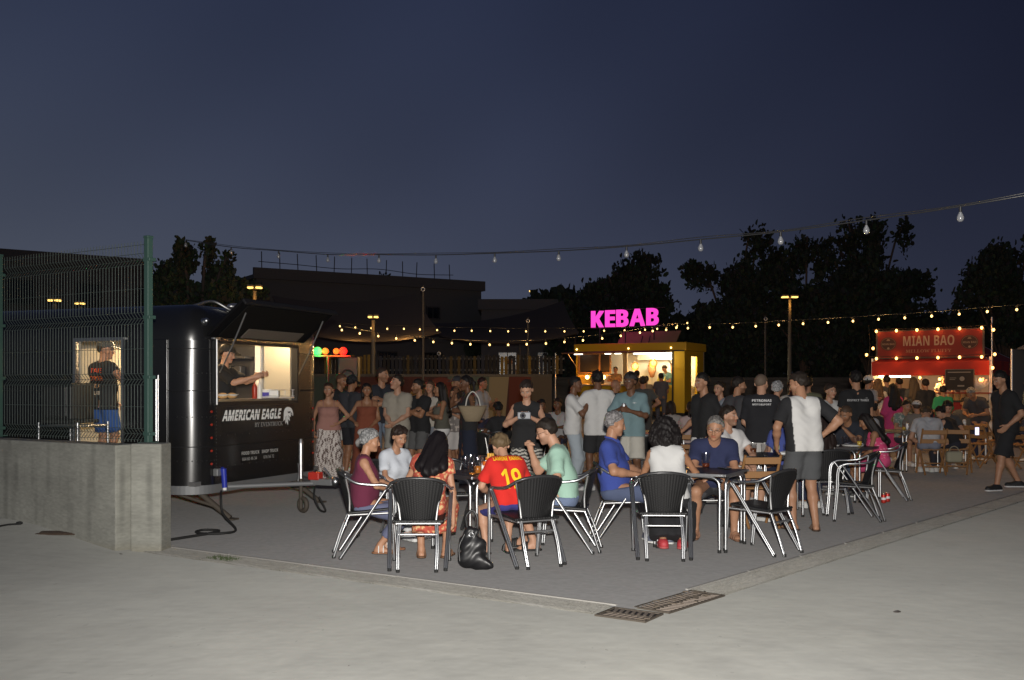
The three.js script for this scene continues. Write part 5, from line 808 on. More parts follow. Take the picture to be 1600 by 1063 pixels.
let fold0; const FC = (px, D, yaw, label) => { const pos = [X(px, D), gy(D), -D]; if (!fold0) { fold0 = makeFolding(label); fold0.position.set(...pos); fold0.rotation.y = rad(yaw); return fold0; } return copyOf(fold0, pos, rad(yaw), label); };
// things on tables
const cupPts = (r, h) => [[0, .002], [r * .78, .002], [r, h], [r * .97, h], [r * .76, .006], [0, .006]];
const CUP = { s: lathe(cupPts(.038, .115), 18), l: lathe(cupPts(.045, .15), 18) };
function cup(p, label, fill, m, big) { const t = thing('plastic_cup', label, 'cup', p), h = big ? .15 : .115, r = big ? .045 : .038; part('cup_wall', big ? CUP.l : CUP.s, M.glassCup, t); if (fill) part('drink', lathe([[0, .008], [r * .76, .008], [r * (.76 + .2 * fill), h * fill], [0, h * fill]], 16), m, t); return t; }
function can(p, label, m) { const t = thing('drink_can', label, 'can', p); part('can_body', lathe([[0, 0], [.026, 0], [.033, .012], [.033, .105], [.026, .118], [0, .116]], 18), m, t); part('can_top', cylg(.026, .026, .004, 0, .119, 0, 16), M.alu, t); part('can_band', cylg(.0333, .0333, .03, 0, .06, 0, 18), M.white, t); return t; }
const onT = (t, x, z, dy = .736) => { t.updateMatrixWorld(true); return new THREE.Vector3(x, dy, z).applyMatrix4(t.matrixWorld).toArray(); };
const T1 = TB(752, 9.75, 38, 'square black table set with drinks and food between the gray haired woman and the boy');
const T2 = TB(1094, 9.97, 61, 'square black table with a phone and one cup before the man in navy');
const T3 = TB(1192, 12.3, 30, 'square table with a water bottle and cups beside the standing man in grey shorts');
const T4 = TB(1322, 14.1, 45, 'square table with foil and glasses before the girl in pink');
const T5 = TB(1424, 18.6, 10, 'square table of the crowded group near the food tent');
const T6 = TB(1030, 17.5, 5, 'pale topped table standing behind the man in the blue polo shirt');
const T7 = TB(775, 19, 15, 'square table with drinks in the dark behind the woman holding the camera');
const T8 = TB(1500, 20, 30, 'small table nearest the red counter of the food tent');
cup(onT(T1, -.16, .16), 'large plastic cup half full of amber beer beside the orange can', .5, M.beer, 1); cup(onT(T1, -.22, .05), 'empty clear plastic cup behind the amber beer', 0, null, 1); can(onT(T1, -.07, .17), 'orange drink can on the table of the gray haired woman', mat([.75, .16, .02], .35, { metalness: .3 })); cup(onT(T1, .26, .0), 'plastic cup of yellow lager in front of the boy', .85, M.lager, 1);
{ const p = onT(T1, .14, -.04), t = thing('fries_cup', 'paper cup of orange and white snacks on the table', 'snack cup', p); part('cup_wall', lathe([[0, 0], [.035, 0], [.05, .13], [.047, .13], [.033, .004]], 18), mat([.62, .6, .56], .7), t); part('rim_band', lathe([[.0485, .10], [.0515, .132]], 18), mat([.75, .25, .03], .7), t); part('snack', Array.from({ length: 12 }, (_, i) => bx(.014, .06, .014, Math.sin(i * 2.1) * .025, .14, Math.cos(i * 1.7) * .025, rr(-.5, .5), i, rr(-.5, .5))), mat([.7, .38, .06], .8), t); part('straw', bar([0, .05, 0], [-.05, .32, .02], .004), M.paper, t);
  const q = onT(T1, .07, .18), f = thing('food_tray', 'paper tray of food with crumpled napkins on the table', 'food tray', q); part('tray', rb(.24, .02, .15, .008, 0, .01, 0), M.paper, f); part('food', Array.from({ length: 22 }, (_, i) => new THREE.DodecahedronGeometry(rr(.012, .022), 0).translate(rr(-.09, .09), rr(.025, .055), rr(-.05, .05))), mat([.28, .10, .03], .7), f);
  const crump = (w, d, x, z, sc) => { const g = new THREE.IcosahedronGeometry(.06, 3), a = g.attributes.position; for (let i = 0; i < a.count; i++) { const k = 1 + .35 * Math.sin(a.getX(i) * 90 + sc) * Math.sin(a.getY(i) * 80) * Math.sin(a.getZ(i) * 70 + sc); a.setXYZ(i, a.getX(i) * k * w, a.getY(i) * k * .7, a.getZ(i) * k * d); } g.computeVertexNormals(); return g.translate(x, .05, z); };
  part('napkin', crump(1.1, .8, .02, -.07, 1), M.paper, f); part('napkin', crump(.8, .7, -.13, .06, 2), M.white, f);
  const b = onT(T4, 0, .1), u = thing('foil_plate', 'plate of crumpled foil and food on the table by the girl in pink', 'plate', b); part('plate', cylg(.14, .15, .015, 0, .008, 0, 20), M.paper, u); part('foil', [crump(1.4, 1, -.03, 0, 3), crump(1, .8, .09, .03, 4)].map(g => g.scale(1, .5, 1)), M.alu, u);
  const w2 = thing('foil_plate', 'foil wrapped food beside the glasses of the bald man', 'plate', onT(T4, -.2, -.12)); part('plate', cylg(.11, .12, .015, 0, .008, 0, 20), M.paper, w2); part('foil', crump(1, .9, 0, 0, 6).scale(1, .6, 1), M.alu, w2);
}
cup(onT(T2, .30, -.04), 'small plastic cup with a red drink before the man in navy', .3, mat([.13, .03, .012], .2), 1); { const p = thing('phone', 'black phone lying at the edge of the table before the man in navy', 'phone', onT(T2, .27, .16), rad(20)); part('phone_body', rb(.075, .009, .15, .004, 0, .006, 0), M.blackTop, p); part('screen', bx(.068, .002, .14, 0, .0115, 0), mat([.10, .10, .11], .1), p); }
cup(onT(T3, -.25, .1), 'plastic cup of cola at the near edge beside the bearded man', .55, mat([.12, .04, .015], .2), 1); cup(onT(T3, -.12, .16), 'empty plastic cup standing between cola and water bottle', .0, null, 1); cup(onT(T3, .27, .12), 'clear cup half hidden by the shorts of the standing man', .0, null);
{ const b = thing('water_bottle', 'clear water bottle with a yellow and white label', 'bottle', onT(T3, .05, .18)); part('bottle_body', lathe([[0, 0], [.033, 0], [.034, .13], [.03, .16], [.014, .19], [.014, .205], [0, .205]]), M.clear, b); part('bottle_label', cylg(.0345, .0345, .05, 0, .09, 0, 18), mat([.6, .6, .35], .6), b); part('bottle_cap', cylg(.016, .016, .018, 0, .213, 0, 12), M.white, b); const n = thing('napkin_pile', 'white napkins and a green wrapper by the water bottle', 'napkins', onT(T3, .16, .2)); part('napkin', [rb(.12, .02, .09, .008, 0, .012, 0), rb(.1, .015, .08, .006, .01, .03, .0, .1, .4, .1)], M.white, n); part('wrapper', rb(.05, .02, .04, .008, .05, .045, .02), mat([.25, .42, .05], .5), n); }
for (const [i, [x, z]] of [[.16, -.1], [.10, .02], [.22, .04]].entries()) cup(onT(T4, x, z), ['clear glass of the bald man farthest from the girl', 'clear glass in the middle of the table by the girl in pink', 'clear glass nearest to the girl in pink'][i], 0, null);
can([X(1381, 13.6), 0, -13.6], 'red can standing on the ground behind the chair of the girl in pink', mat([.5, .03, .02], .35, { metalness: .3 })); can([X(1387, 13.75), 0, -13.75], 'second red can on the ground partly behind the chair leg', mat([.5, .03, .02], .35, { metalness: .3 }));
for (const [i, [x, z]] of [[-.2, .1], [.0, .2], [.18, -.1]].entries()) cup(onT(T5, x, z), ['cup at the near corner of the crowded table', 'cup in the middle of the crowded table', 'cup by the woman on the crowded table'][i], .5, M.lager);
cup(onT(T7, -.1, .1), 'cup of beer on the dark table behind the camera woman', .7, M.beer, 1); can(onT(T7, .1, .2), 'red can on the dark table behind the camera woman', mat([.5, .05, .03], .4)); can(onT(T8, 0, .1), 'pale can on the table nearest the red counter', mat([.5, .5, .5], .4));
{ const t = thing('food_tray', 'food trays on the pale table behind the man in blue', 'food tray', onT(T6, 0, .1)); part('tray', [rb(.3, .03, .2, .008, -.15, .015, 0), rb(.22, .03, .18, .008, .2, .015, .05)], mat([.35, .12, .07], .7), t); part('food', Array.from({ length: 14 }, () => new THREE.DodecahedronGeometry(.02, 0).translate(rr(-.25, .25), .045, rr(-.06, .06))), mat([.4, .25, .1], .8), t); }

// ---------- the crowd ----------
const SK = { l: [.42, .235, .155], m: [.36, .19, .115], t: [.29, .145, .08], d: [.15, .072, .04] };
const BLK = [.014, .014, .016], WHT = [.58, .575, .56], NV = [.02, .025, .055];
const cellv = (x, y, z, s) => hash(Math.floor(x * s), Math.floor(y * s), Math.floor(z * s));
const floral = (x, y, z, c) => { const k = Math.sin(x * 70 + 3 * Math.sin(y * 40)) * Math.sin(y * 62 + 2 * Math.sin(z * 50)) * Math.sin(z * 66 + 2 * Math.sin(x * 45)); return k > .26 ? [.62, .42, .20] : k < -.42 ? [.30, .045, .03] : c; };
const leopard = (x, y, z, c) => { const k = Math.sin(x * 120 + 2 * Math.sin(y * 75)) * Math.sin(y * 105 + 2 * Math.sin(z * 80)) + .5 * Math.sin(z * 130 + 60 * x); return k > .28 ? [.10, .06, .05] : c; };
const zig = (x, y, z, c) => (Math.sin((y + .02 * Math.abs(((x + z * .6) * 22 % 2 + 2) % 2 - 1)) * 150) > .05 ? c : [.03, .03, .03]);
const tiny = (x, y, z, c) => (cellv(x, y, z, 42) > .8 ? [.5, .45, .4] : c);
const tee = (c, x = {}) => ({ t: 'tee', c, ...x }), short = (c, x = {}) => ({ t: 'shorts', c, ...x }), trou = (c, x = {}) => ({ t: 'trousers', c, ...x });
const txt = (w, h, lines) => canvasTex(w, h, c => { c.clearRect(0, 0, w, h); c.textAlign = 'center'; c.textBaseline = 'middle'; for (const [s, x, y, f, col2, mw] of lines) { c.font = f; c.fillStyle = col2; c.fillText(s, x, y, mw); } });
const P = person;
// first table
CH(578, 9.45, 100, 'chair seen side on under the woman in maroon');
P({ l: 'seated woman with short gray curly hair in a maroon sleeveless top', x: 568, D: 9.42, yaw: 100, h: 1.50, f: 1, sit: 1, hy: .485, lean: -6, hunch: 12, hp: 0, fat: .55, aL: [.08, .13, .34, 1, -.7, -.3, 'dn'], aR: [.10, .12, .33, 1, -.7, -.3, 'dn'], skin: SK.m, hair: 'curly', hairc: [.21, .21, .21], grey: 1, fh: .06, top: { t: 'tank', c: [.10, .012, .035], hem: -.05, nr: .065 }, bot: trou([.10, .11, .18], { to: .72, wide: .01 }), lL: [.10, .09, .25], lR: [.09, .09, .16], shoe: { t: 'sandal', c: [.22, .10, .05], strap: [.6, .6, .58] }, q: 0 });
P({ l: 'seated woman with short dark hair in a white blouse facing the camera', x: 613, D: 10.5, yaw: 46, h: 1.54, f: 1, sit: 1, hy: .465, lean: 2, hunch: 8, hy2: -6, hp: 8, aL: 'lap', aR: 'lap', skin: SK.m, hair: 'crop', hairc: [.022, .014, .011], fh: .05, top: tee([.50, .53, .58], { sl: .7 }), bot: trou([.55, .55, .55], { wide: .02 }), shoe: { t: 'sneaker', c: [.6, .6, .6] }, q: 0 });
CH(612, 10.5, 50, 'chair half hidden behind the woman in the white blouse');
CH(656, 8.86, 181, 'nearest chair, seen from behind under the woman with long black hair');
P({ l: 'seated woman with long black hair in a coral floral dress reaching down to her bag', x: 664, D: 8.93, yaw: 176, h: 1.58, f: 1, sit: 1, hy: .52, lean: 16, hunch: 14, roll: 7, hy2: 4, hp: 6, aR: [.30, -.20, .16, 1, .1, -.6, 'in', 0, 1.1], aL: 'lap', skin: SK.m, hair: 'long', hairc: [.008, .006, .007], top: { t: 'dress', c: [.42, .075, .045], sl: .34, len: .60, pat: floral, nr: .06 }, lR: [.16, .09, .30], lL: [.08, .09, .28], shoe: { t: 'sandal', c: [.12, .06, .03] }, q: 0 });
{ // handbag hanging from her hand
  const p = gp(738, 890), t = thing('handbag', 'slouchy black leather handbag held just above the ground', 'bag', [p[0] - .0, 0, p[2]], rad(-10)); const lf = mat([.010, .010, .011], .45, { clearcoat: .15, clearcoatRoughness: .4 });
  const G = new Field(.06); G.bone([-.05, .09, 0], [.06, .08, 0], .075, .07); G.bone([-.04, .22, 0], [.05, .20, 0], .075, .065); G.bone([-.02, .33, 0], [.03, .33, 0], .04, .035); G.bone([.06, .06, 0], [.15, .045, .02], .05, .03); G.w = .010; G.ph = 3; part('bag_body', G.mesh(.008), lf, t); part('bag_handle', [tube([[-.04, .33, 0], [-.05, .45, .01], [0, .50, .0], [.04, .45, 0], [.04, .33, 0]], .011, 20, 6), tube([[-.06, .30, .03], [-.10, .2, .06], [-.09, .08, .08]], .009, 14, 6)], lf, t); part('buckle', new THREE.TorusGeometry(.018, .004, 6, 14).translate(.0, .30, .045), M.alu, t);
}
CH(822, 9.02, 208, 'chair turned away to the side under the boy in the red football shirt');
const boy = P({ l: 'seated boy in a red football shirt with yellow lettering and number', x: 797, D: 9.14, yaw: 202, h: 1.40, sit: 1, hy: .53, lean: 14, hunch: 12, hp: 8, hy2: -6, aL: 'table', aR: [.12, .16, .32, 1, -.6, -.2, 'dn'], skin: SK.l, hair: 'crop', hairc: [.11, .075, .04], hs: 1.1, sw: .162, top: tee([.55, .018, .012], { sl: .8, hem: -.08 }), bot: short([.03, .03, .16]), lR: [.10, .09, .30], lL: [.16, .09, .33], shoe: { t: 'slide', c: [.02, .02, .02], strap: [.05, .05, .05] }, q: 0, spread: .2 });
{ const y = '#e6c21c'; const c = txt(512, 512, [['LAMINE YAMAL', 256, 70, 'bold 74px sans-serif', y, 420], ['19', 256, 320, 'bold 330px sans-serif', y, 300]]); boy.print('shirt_print', c, boy.U(0, .27, -.11), boy.Ud([0, 0, -1]), boy.Ud([0, 1, 0]), .34, .40, 18, 16); }
CH(884, 9.72, -98, 'chair seen side on under the man in the mint shirt');
P({ l: 'seated man with glasses in a mint green shirt eating with his hand at his mouth', x: 884, D: 9.70, yaw: -96, h: 1.70, sit: 1, hy: .51, lean: 3, hunch: 14, hp: 2, fat: .5, aL: [.16, .13, .24, .9, -.5, -.6, 'dn'], aR: [.06, .53, .24, .3, -1, .2, 'in', 0, 1.2], skin: SK.l, hair: 'short', hairc: [.018, .013, .010], beard: .35, glasses: 1, top: tee([.30, .47, .38], { sl: .8 }), bot: short([.13, .17, .27]), lL: [.12, .09, .30], lR: [.1, .09, .42], shoe: { t: 'slide', c: [.015, .015, .015], strap: [.02, .02, .02] }, q: 0 });
CH(700, 10.7, 20, 'empty chair pushed in on the far side of the first table');
// second table
CH(973, 10.35, 88, 'chair under the man in the blue polo shirt');
P({ l: 'seated gray haired man in a bright blue polo shirt looking across the table', x: 960, D: 10.3, yaw: 74, h: 1.73, sit: 1, hy: .52, lean: -10, hunch: 10, hp: 10, hy2: 18, fat: .8, aL: [.12, .12, .28, 1, -.4, -.5, 'dn'], aR: [.16, .12, .27, 1, -.4, -.6, 'dn'], skin: SK.m, hair: 'short', hairc: [.20, .19, .19], grey: 1, fh: .08, top: { t: 'polo', c: [.035, .06, .27], sl: .75 }, bot: short([.07, .09, .16]), shoe: { t: 'sneaker', c: [.10, .11, .15] }, lL: [.1, .09, .35], lR: [.1, .09, .42], q: 0 });
CH(1034, 9.4, 177, 'chair seen from behind under the woman in the white sleeveless top');
P({ l: 'seated woman with a big black curly bob in a white sleeveless top, back turned', x: 1046, D: 9.5, yaw: 174, h: 1.64, f: 1, sit: 1, hy: .53, lean: 12, hunch: 8, roll: -3, hp: 4, fat: .3, aR: [.14, .22, .34, 1, -.4, -.4, 'dn'], aL: 'table', skin: SK.t, hair: 'afro', hairc: [.010, .008, .008], top: { t: 'tank', c: [.52, .52, .51], hem: -.06, nr: .05 }, bot: trou([.012, .012, .014], { wide: .07, to: .96 }), lR: [.14, .09, .24], lL: [.05, .09, .26], shoe: { t: 'sneaker', c: [.42, .04, .05], sole: [.4, .08, .08] }, q: 0 });
P({ l: 'seated gray haired man with glasses in a navy shirt, arms folded on the table', x: 1114, D: 10.72, yaw: -6, h: 1.74, sit: 1, hy: .53, lean: 10, hunch: 16, hp: -12, hy2: -14, fat: 1, aL: [-.02, .31, .37, 1, -.5, 0, 'dn'], aR: [.02, .32, .39, 1, -.5, 0, 'dn'], skin: SK.m, hair: 'short', hairc: [.16, .15, .14], grey: 1, glasses: 1, fh: .082, top: tee([.018, .024, .07], { sl: .72 }), bot: short([.04, .04, .045]), lL: [.18, .09, .36], lR: [.2, .09, .3], shoe: { t: 'sandal', c: [.20, .10, .06] }, q: 0 });
CH(1112, 11.0, -4, 'chair hidden behind the man in the navy shirt');
CH(1190, 9.65, 226, 'empty chair turned diagonally to the second table');
P({ l: 'standing man in a white and black raglan shirt and grey shorts, hands at hips', x: 1257, D: 11.0, yaw: 192, h: 1.75, fat: .5, sw: .186, lean: 4, hunch: 6, hy2: 40, hp: 8, aR: [.21, .08, .02, 1, .1, -.7, 'in'], aL: [.25, .0, .14, .8, 0, -.9, 'in'], skin: SK.m, hair: 'short', hairc: [.022, .016, .012], beard: .4, top: tee(WHT, { sl: .78, hem: -.08, pat: (x, y, z, c) => (Math.abs(x) > .166 ? BLK : c) }), bot: short([.075, .078, .082], { fr: .84 }), toe: 20, shoe: { t: 'sandal', c: [.07, .04, .025] }, lL: [.10, .085, .05], lR: [.10, .085, -.06], q: 0 });
// third table
FC(1182, 11.35, 186, 'orange wooden folding chair seen from behind at the third table');
P({ l: 'seated bearded man in a white shirt leaning back behind the man in navy', x: 1140, D: 12.1, yaw: 28, h: 1.74, sit: 1, hy: .54, lean: -8, hunch: 6, hy2: 20, hp: -4, aL: 'lap', aR: 'lap', skin: SK.l, hair: 'short', hairc: [.02, .014, .010], beard: .6, top: tee([.62, .61, .60]), bot: short([.2, .2, .2]), q: 1 });
CH(1140, 12.3, 30, 'chair under the bearded man in the white shirt');
const pet = P({ l: 'standing man with a shaved head in a black team shirt with white print, back turned', x: 1190, D: 13.4, yaw: 168, h: 1.75, fat: .6, lean: 4, hy2: -24, hp: 4, aR: [.14, .22, .26, .9, -.6, -.4, 'in'], aL: 'front', skin: SK.l, hair: 'buzz', hairc: [.13, .095, .07], beard: .4, top: tee([.012, .012, .015], { sl: .85, hem: -.12 }), bot: short([.55, .54, .52]), q: 1 });
pet.print('shirt_print', txt(256, 128, [['PETRONAS', 128, 38, 'bold 46px sans-serif', '#d8d8d8', 236], ['MOTORSPORT', 128, 88, 'bold 34px sans-serif', '#c8c8c8', 220]]), pet.U(0, .40, -.12), pet.Ud([0, 0, -1]), pet.Ud([0, 1, 0]), .28, .13);
P({ l: 'young man in profile with black shirt and white trousers beside the truck doorway', x: 1100, D: 13.8, yaw: -62, h: 1.76, hp: 2, aL: 'down', aR: [.24, .02, .16, .3, 0, -1, 'in'], skin: SK.m, hair: 'short', hairc: [.012, .010, .009], top: tee([.012, .012, .013], { sl: .75 }), bot: trou([.55, .54, .53], { wide: .02 }), q: 1 });
P({ l: 'bearded man in a dark grey shirt standing beside the shaved headed man', x: 1152, D: 15, yaw: 120, h: 1.72, hy2: -30, aL: 'down', aR: 'front', skin: SK.m, hair: 'short', hairc: [.02, .015, .012], beard: .8, top: tee([.05, .05, .055]), bot: short([.3, .3, .3]), q: 2 });
P({ l: 'woman in a pale blue grey top standing behind the young man in black', x: 1126, D: 16.2, yaw: -50, h: 1.66, f: 1, aL: 'hold', skin: SK.l, hair: 'bun', hairc: [.02, .014, .01], top: tee([.22, .25, .29]), bot: trou([.1, .1, .14]), q: 2 });
P({ l: 'person with a silver patterned headscarf behind the team shirt', x: 1214, D: 15.2, yaw: 150, h: 1.66, f: 1, skin: SK.l, hair: 'curly', hairc: [.3, .3, .3], grey: 1, top: tee([.4, .4, .39]), bot: trou([.1, .1, .1]), q: 2 });
P({ l: 'seated person in a bright blue top beside the standing raglan shirt man', x: 1233, D: 13.2, yaw: 200, h: 1.66, sit: 1, lean: 14, skin: SK.l, hair: 'short', top: tee([.06, .085, .30]), bot: short(NV), aL: 'lap', aR: 'lap', q: 2 });
P({ l: 'pale faced man in a white shirt looking towards the camera in the crowd', x: 1296, D: 15.8, yaw: 20, h: 1.62, aL: 'fold', aR: 'fold', skin: SK.l, hair: 'short', hairc: [.03, .02, .015], top: tee([.5, .5, .49]), bot: short(NV), q: 2 });
const blackT = P({ l: 'tall man in a black shirt with a white line of text across the back', x: 1338, D: 15.4, yaw: 176, h: 1.82, fat: .3, aL: 'front', aR: 'front', skin: SK.m, hair: 'short', hairc: [.012, .01, .009], top: tee([.012, .012, .013]), bot: short([.03, .03, .03]), q: 1 });
blackT.print('shirt_print', txt(256, 64, [['DISTRICT THREE', 128, 40, 'bold 30px sans-serif', '#b8b8b8', 240], ['co', 215, 14, 'bold 18px sans-serif', '#a8a8a8']]), blackT.U(0, .37, -.12), blackT.Ud([0, 0, -1]), blackT.Ud([0, 1, 0]), .36, .09);
P({ l: 'seated person in a white top behind the shorts of the raglan shirt man', x: 1288, D: 12.6, yaw: 190, h: 1.6, f: 1, sit: 1, lean: 10, skin: SK.t, hair: 'long', hairc: [.02, .012, .01], top: { t: 'tank', c: [.5, .5, .5] }, bot: trou(NV), aL: 'lap', aR: 'lap', q: 2 });
CH(1288, 12.65, 188, 'chair mostly hidden behind the legs of the standing man');
// fourth table
P({ l: 'seated bald man in a dark shirt with his hand at his chin', x: 1330, D: 14.9, yaw: -38, h: 1.72, sit: 1, hy: .54, lean: 8, hunch: 10, hp: 8, hy2: -14, fat: .3, aL: 'chin', aR: 'table', skin: SK.t, hair: 'buzz', hairc: [.07, .045, .03], beard: .4, top: tee([.022, .025, .035]), bot: trou([.06, .08, .12]), q: 1 });
P({ l: 'seated girl with long dark hair in a pink strapless top', x: 1378, D: 14.15, yaw: -104, h: 1.52, f: 1, sit: 1, hy: .53, lean: 10, hunch: 12, hp: 4, aL: 'lap', aR: 'table', skin: SK.t, hair: 'long', hairc: [.012, .009, .008], top: { t: 'strap', c: [.55, .05, .15], pat: (x, y, z, c) => Math.sin(x * 90 + 2 * Math.sin(y * 60)) * Math.sin(y * 75) * Math.sin(z * 80) > .25 ? [.65, .22, .3] : c, hem: -.05 }, bot: short([.5, .06, .16]), lL: [.1, .09, .3], shoe: { t: 'sneaker', c: [.05, .05, .05] }, q: 1 });
CH(1332, 11.95, -98, 'empty chair turned sideways nearest the kerb beside the standing man');
CH(1382, 14.1, -105, 'chair under the girl in pink with bright slanting legs');
// crowd by the tent
FC(1456, 17.9, 172, 'brown wooden folding chair seen from behind under the man in pale grey');
P({ l: 'seated man in a pale grey shirt bending over a table, back turned', x: 1452, D: 17.9, yaw: 165, h: 1.76, sit: 1, lean: 24, hunch: 14, hp: 14, aL: 'table', aR: 'table', skin: SK.l, hair: 'short', hairc: [.05, .035, .025], top: tee([.42, .42, .43]), bot: short([.18, .19, .24]), shoe: { t: 'sneaker', c: [.55, .55, .53] }, q: 1 });
FC(1497, 18.0, 150, 'wooden folding chair under the woman in the black top with bare shoulders');
P({ l: 'seated woman in a black top with bare shoulders leaning on the table', x: 1496, D: 18, yaw: 215, h: 1.66, f: 1, sit: 1, lean: 20, hunch: 10, hp: 4, aL: 'table', aR: 'table', skin: SK.l, hair: 'bun', hairc: [.012, .009, .008], top: { t: 'tank', c: BLK }, bot: trou([.02, .02, .03]), shoe: { t: 'sneaker', c: [.55, .55, .53] }, q: 1 });
P({ l: 'dark haired boy with glasses facing us over the crowded table', x: 1480, D: 19.2, yaw: -20, h: 1.66, sit: 1, lean: 16, hp: 10, aL: 'table', aR: 'table', skin: SK.l, hair: 'crop', hairc: [.01, .008, .008], top: tee([.05, .05, .05]), bot: short(NV), q: 2 });
P({ l: 'person with dark hair in a pale green patterned shirt at the crowded table', x: 1412, D: 19.6, yaw: 10, h: 1.62, sit: 1, hunch: 10, aL: 'table', aR: 'table', skin: SK.m, hair: 'short', top: tee([.18, .23, .2], { pat: tiny }), bot: short(NV), q: 2 });
P({ l: 'boy with a white and brown cap at the crowded table', x: 1434, D: 19.3, yaw: 170, h: 1.6, sit: 1, hunch: 8, hr: 6, cap: { c: [.5, .48, .46] }, aL: 'table', aR: 'lap', skin: SK.m, hair: 'short', hairc: [.06, .04, .03], top: tee([.16, .14, .12]), bot: short(NV), q: 2 });
P({ l: 'person wrapped in a bright pink top standing in front of the food tent', x: 1396, D: 20.4, yaw: 185, h: 1.58, f: 1, aL: 'front', aR: 'front', skin: SK.t, hair: 'long', hairc: [.012, .01, .01], top: { t: 'long', c: [.42, .04, .14] }, bot: { t: 'skirt', c: [.42, .04, .14], len: .3 }, q: 2 });
P({ l: 'person in a black top raising an arm between the bald man and the pink top', x: 1372, D: 18.2, yaw: 205, h: 1.62, f: 1, sit: 1, lean: 10, aL: [.22, .4, .2, 1, -.6, -.2, 'in'], aR: 'table', skin: SK.t, hair: 'bun', hairc: [.012, .01, .01], top: { t: 'tank', c: BLK }, bot: trou(NV), q: 2 });
P({ l: 'child in a green shirt standing at the red counter', x: 1474, D: 22.6, yaw: 176, h: 1.5, aL: 'front', aR: 'front', skin: SK.t, hair: 'short', hairc: [.012, .01, .01], top: tee([.02, .22, .10], { sl: .9 }), bot: short(NV), q: 2 });
P({ l: 'person in a dark shirt with pale print waiting at the lit tent counter', x: 1447, D: 24, yaw: 182, h: 1.64, aL: 'front', aR: 'front', skin: SK.m, hair: 'short', hairc: [.02, .015, .012], top: tee([.02, .02, .022]), bot: short(NV), q: 2 });
P({ l: 'person with long light brown hair queueing at the tent counter', x: 1428, D: 24.4, yaw: 178, h: 1.68, f: 1, skin: SK.l, hair: 'long', hairc: [.10, .07, .04], top: tee([.08, .08, .07]), bot: trou(NV), q: 2 });
P({ l: 'person in a dark shirt at the lamp lit end of the tent counter', x: 1386, D: 25, yaw: 170, h: 1.72, skin: SK.m, hair: 'short', top: tee([.06, .06, .06]), bot: short(NV), aL: 'hold', aR: 'hold', q: 2 });
P({ l: 'tall person with dark hair close to the left tent pole', x: 1406, D: 25.2, yaw: 190, h: 1.66, skin: SK.m, hair: 'short', top: tee([.05, .045, .04]), bot: short(NV), q: 2 });
{ const p = bl(.05, 0, -1.1); P({ l: 'server with a glowing face and pale shirt behind the tent counter', x: 800 + p[0] / -p[2] * F, D: -p[2], y: p[1] + .15, yaw: -20, h: 1.62, f: 1, hp: 14, aL: 'table', aR: 'table', skin: SK.l, hair: 'bun', hairc: [.02, .015, .01], top: tee([.5, .45, .38]), bot: trou(NV), q: 2 }); const p2 = bl(.55, 0, -1.5); P({ l: 'second tent worker with a dark cap turned to the side', x: 800 + p2[0] / -p2[2] * F, D: -p2[2], y: p2[1] + .15, yaw: -80, h: 1.72, cap: { c: [.03, .03, .03] }, aL: 'hold', aR: 'hold', skin: SK.l, hair: 'short', top: tee([.45, .42, .38]), bot: trou(NV), q: 2 }); }
P({ l: 'gray haired person bending by the dark shelf beside the walking man', x: 1532, D: 20.5, yaw: -50, h: 1.64, lean: 26, hunch: 12, aL: 'hold', aR: 'hold', skin: SK.t, hair: 'short', hairc: [.2, .19, .18], grey: 1, top: tee([.05, .045, .045]), bot: trou(NV), q: 2 });
P({ l: 'seated person with dark hair facing us near the tent foil fan', x: 1506, D: 21.2, yaw: -10, h: 1.62, sit: 1, hunch: 8, aL: 'table', aR: 'table', skin: SK.t, hair: 'short', top: tee([.06, .06, .06]), bot: short(NV), q: 2 });
FC(1532, 19.2, 120, 'wooden folding chair turned sideways near the white phone glow');
FC(1548, 20, 100, 'leaning wooden chair beside the walking man');
FC(1590, 19, 200, 'wooden chair half hidden behind the walking man');
{ const t = thing('phone', 'lit phone screen glowing above the wooden chair', 'phone', at(1527, 674, 18.6)); part('phone_body', rb(.08, .15, .01, .004, 0, 0, -.008), M.black, t); part('screen', bx(.07, .14, .004, 0, 0, 0), glow([.75, .72, 1], 1.6), t);
  const b = thing('bag', 'pale cloth bag hanging under the chair of the woman in black', 'bag', at(1491, 714, 17.8)); part('bag_body', rb(.28, .2, .14, .05, 0, 0, 0), mat([.3, .28, .2], .9), b); part('bag_handle', new THREE.TorusGeometry(.08, .01, 6, 16, Math.PI).translate(0, .1, 0), mat([.25, .22, .16], .9), b); }
P({ l: 'man in black shirt, shorts and black trainers walking across at the edge', x: 1572, D: 15.2, yaw: -80, h: 1.82, lean: 5, hp: 14, aL: [.22, .02, .12, .4, 0, -1, 'in'], aR: [.24, .02, -.1, .4, 0, -1, 'in'], skin: SK.m, hair: 'short', hairc: [.012, .01, .009], top: tee([.012, .012, .013], { sl: .8 }), bot: short([.014, .014, .016], { fr: 1.0, wide: .02 }), lL: [.08, .085, .20], lR: [.08, .12, -.26], shoe: { t: 'sneaker', c: [.015, .015, .016], sole: [.6, .6, .6] }, q: 1 });
P({ l: 'person cut by the frame edge beside the white tent', x: 1612, D: 20, yaw: -90, h: 1.75, skin: SK.m, hair: 'short', top: tee([.05, .07, .08]), bot: short(NV), q: 2 });
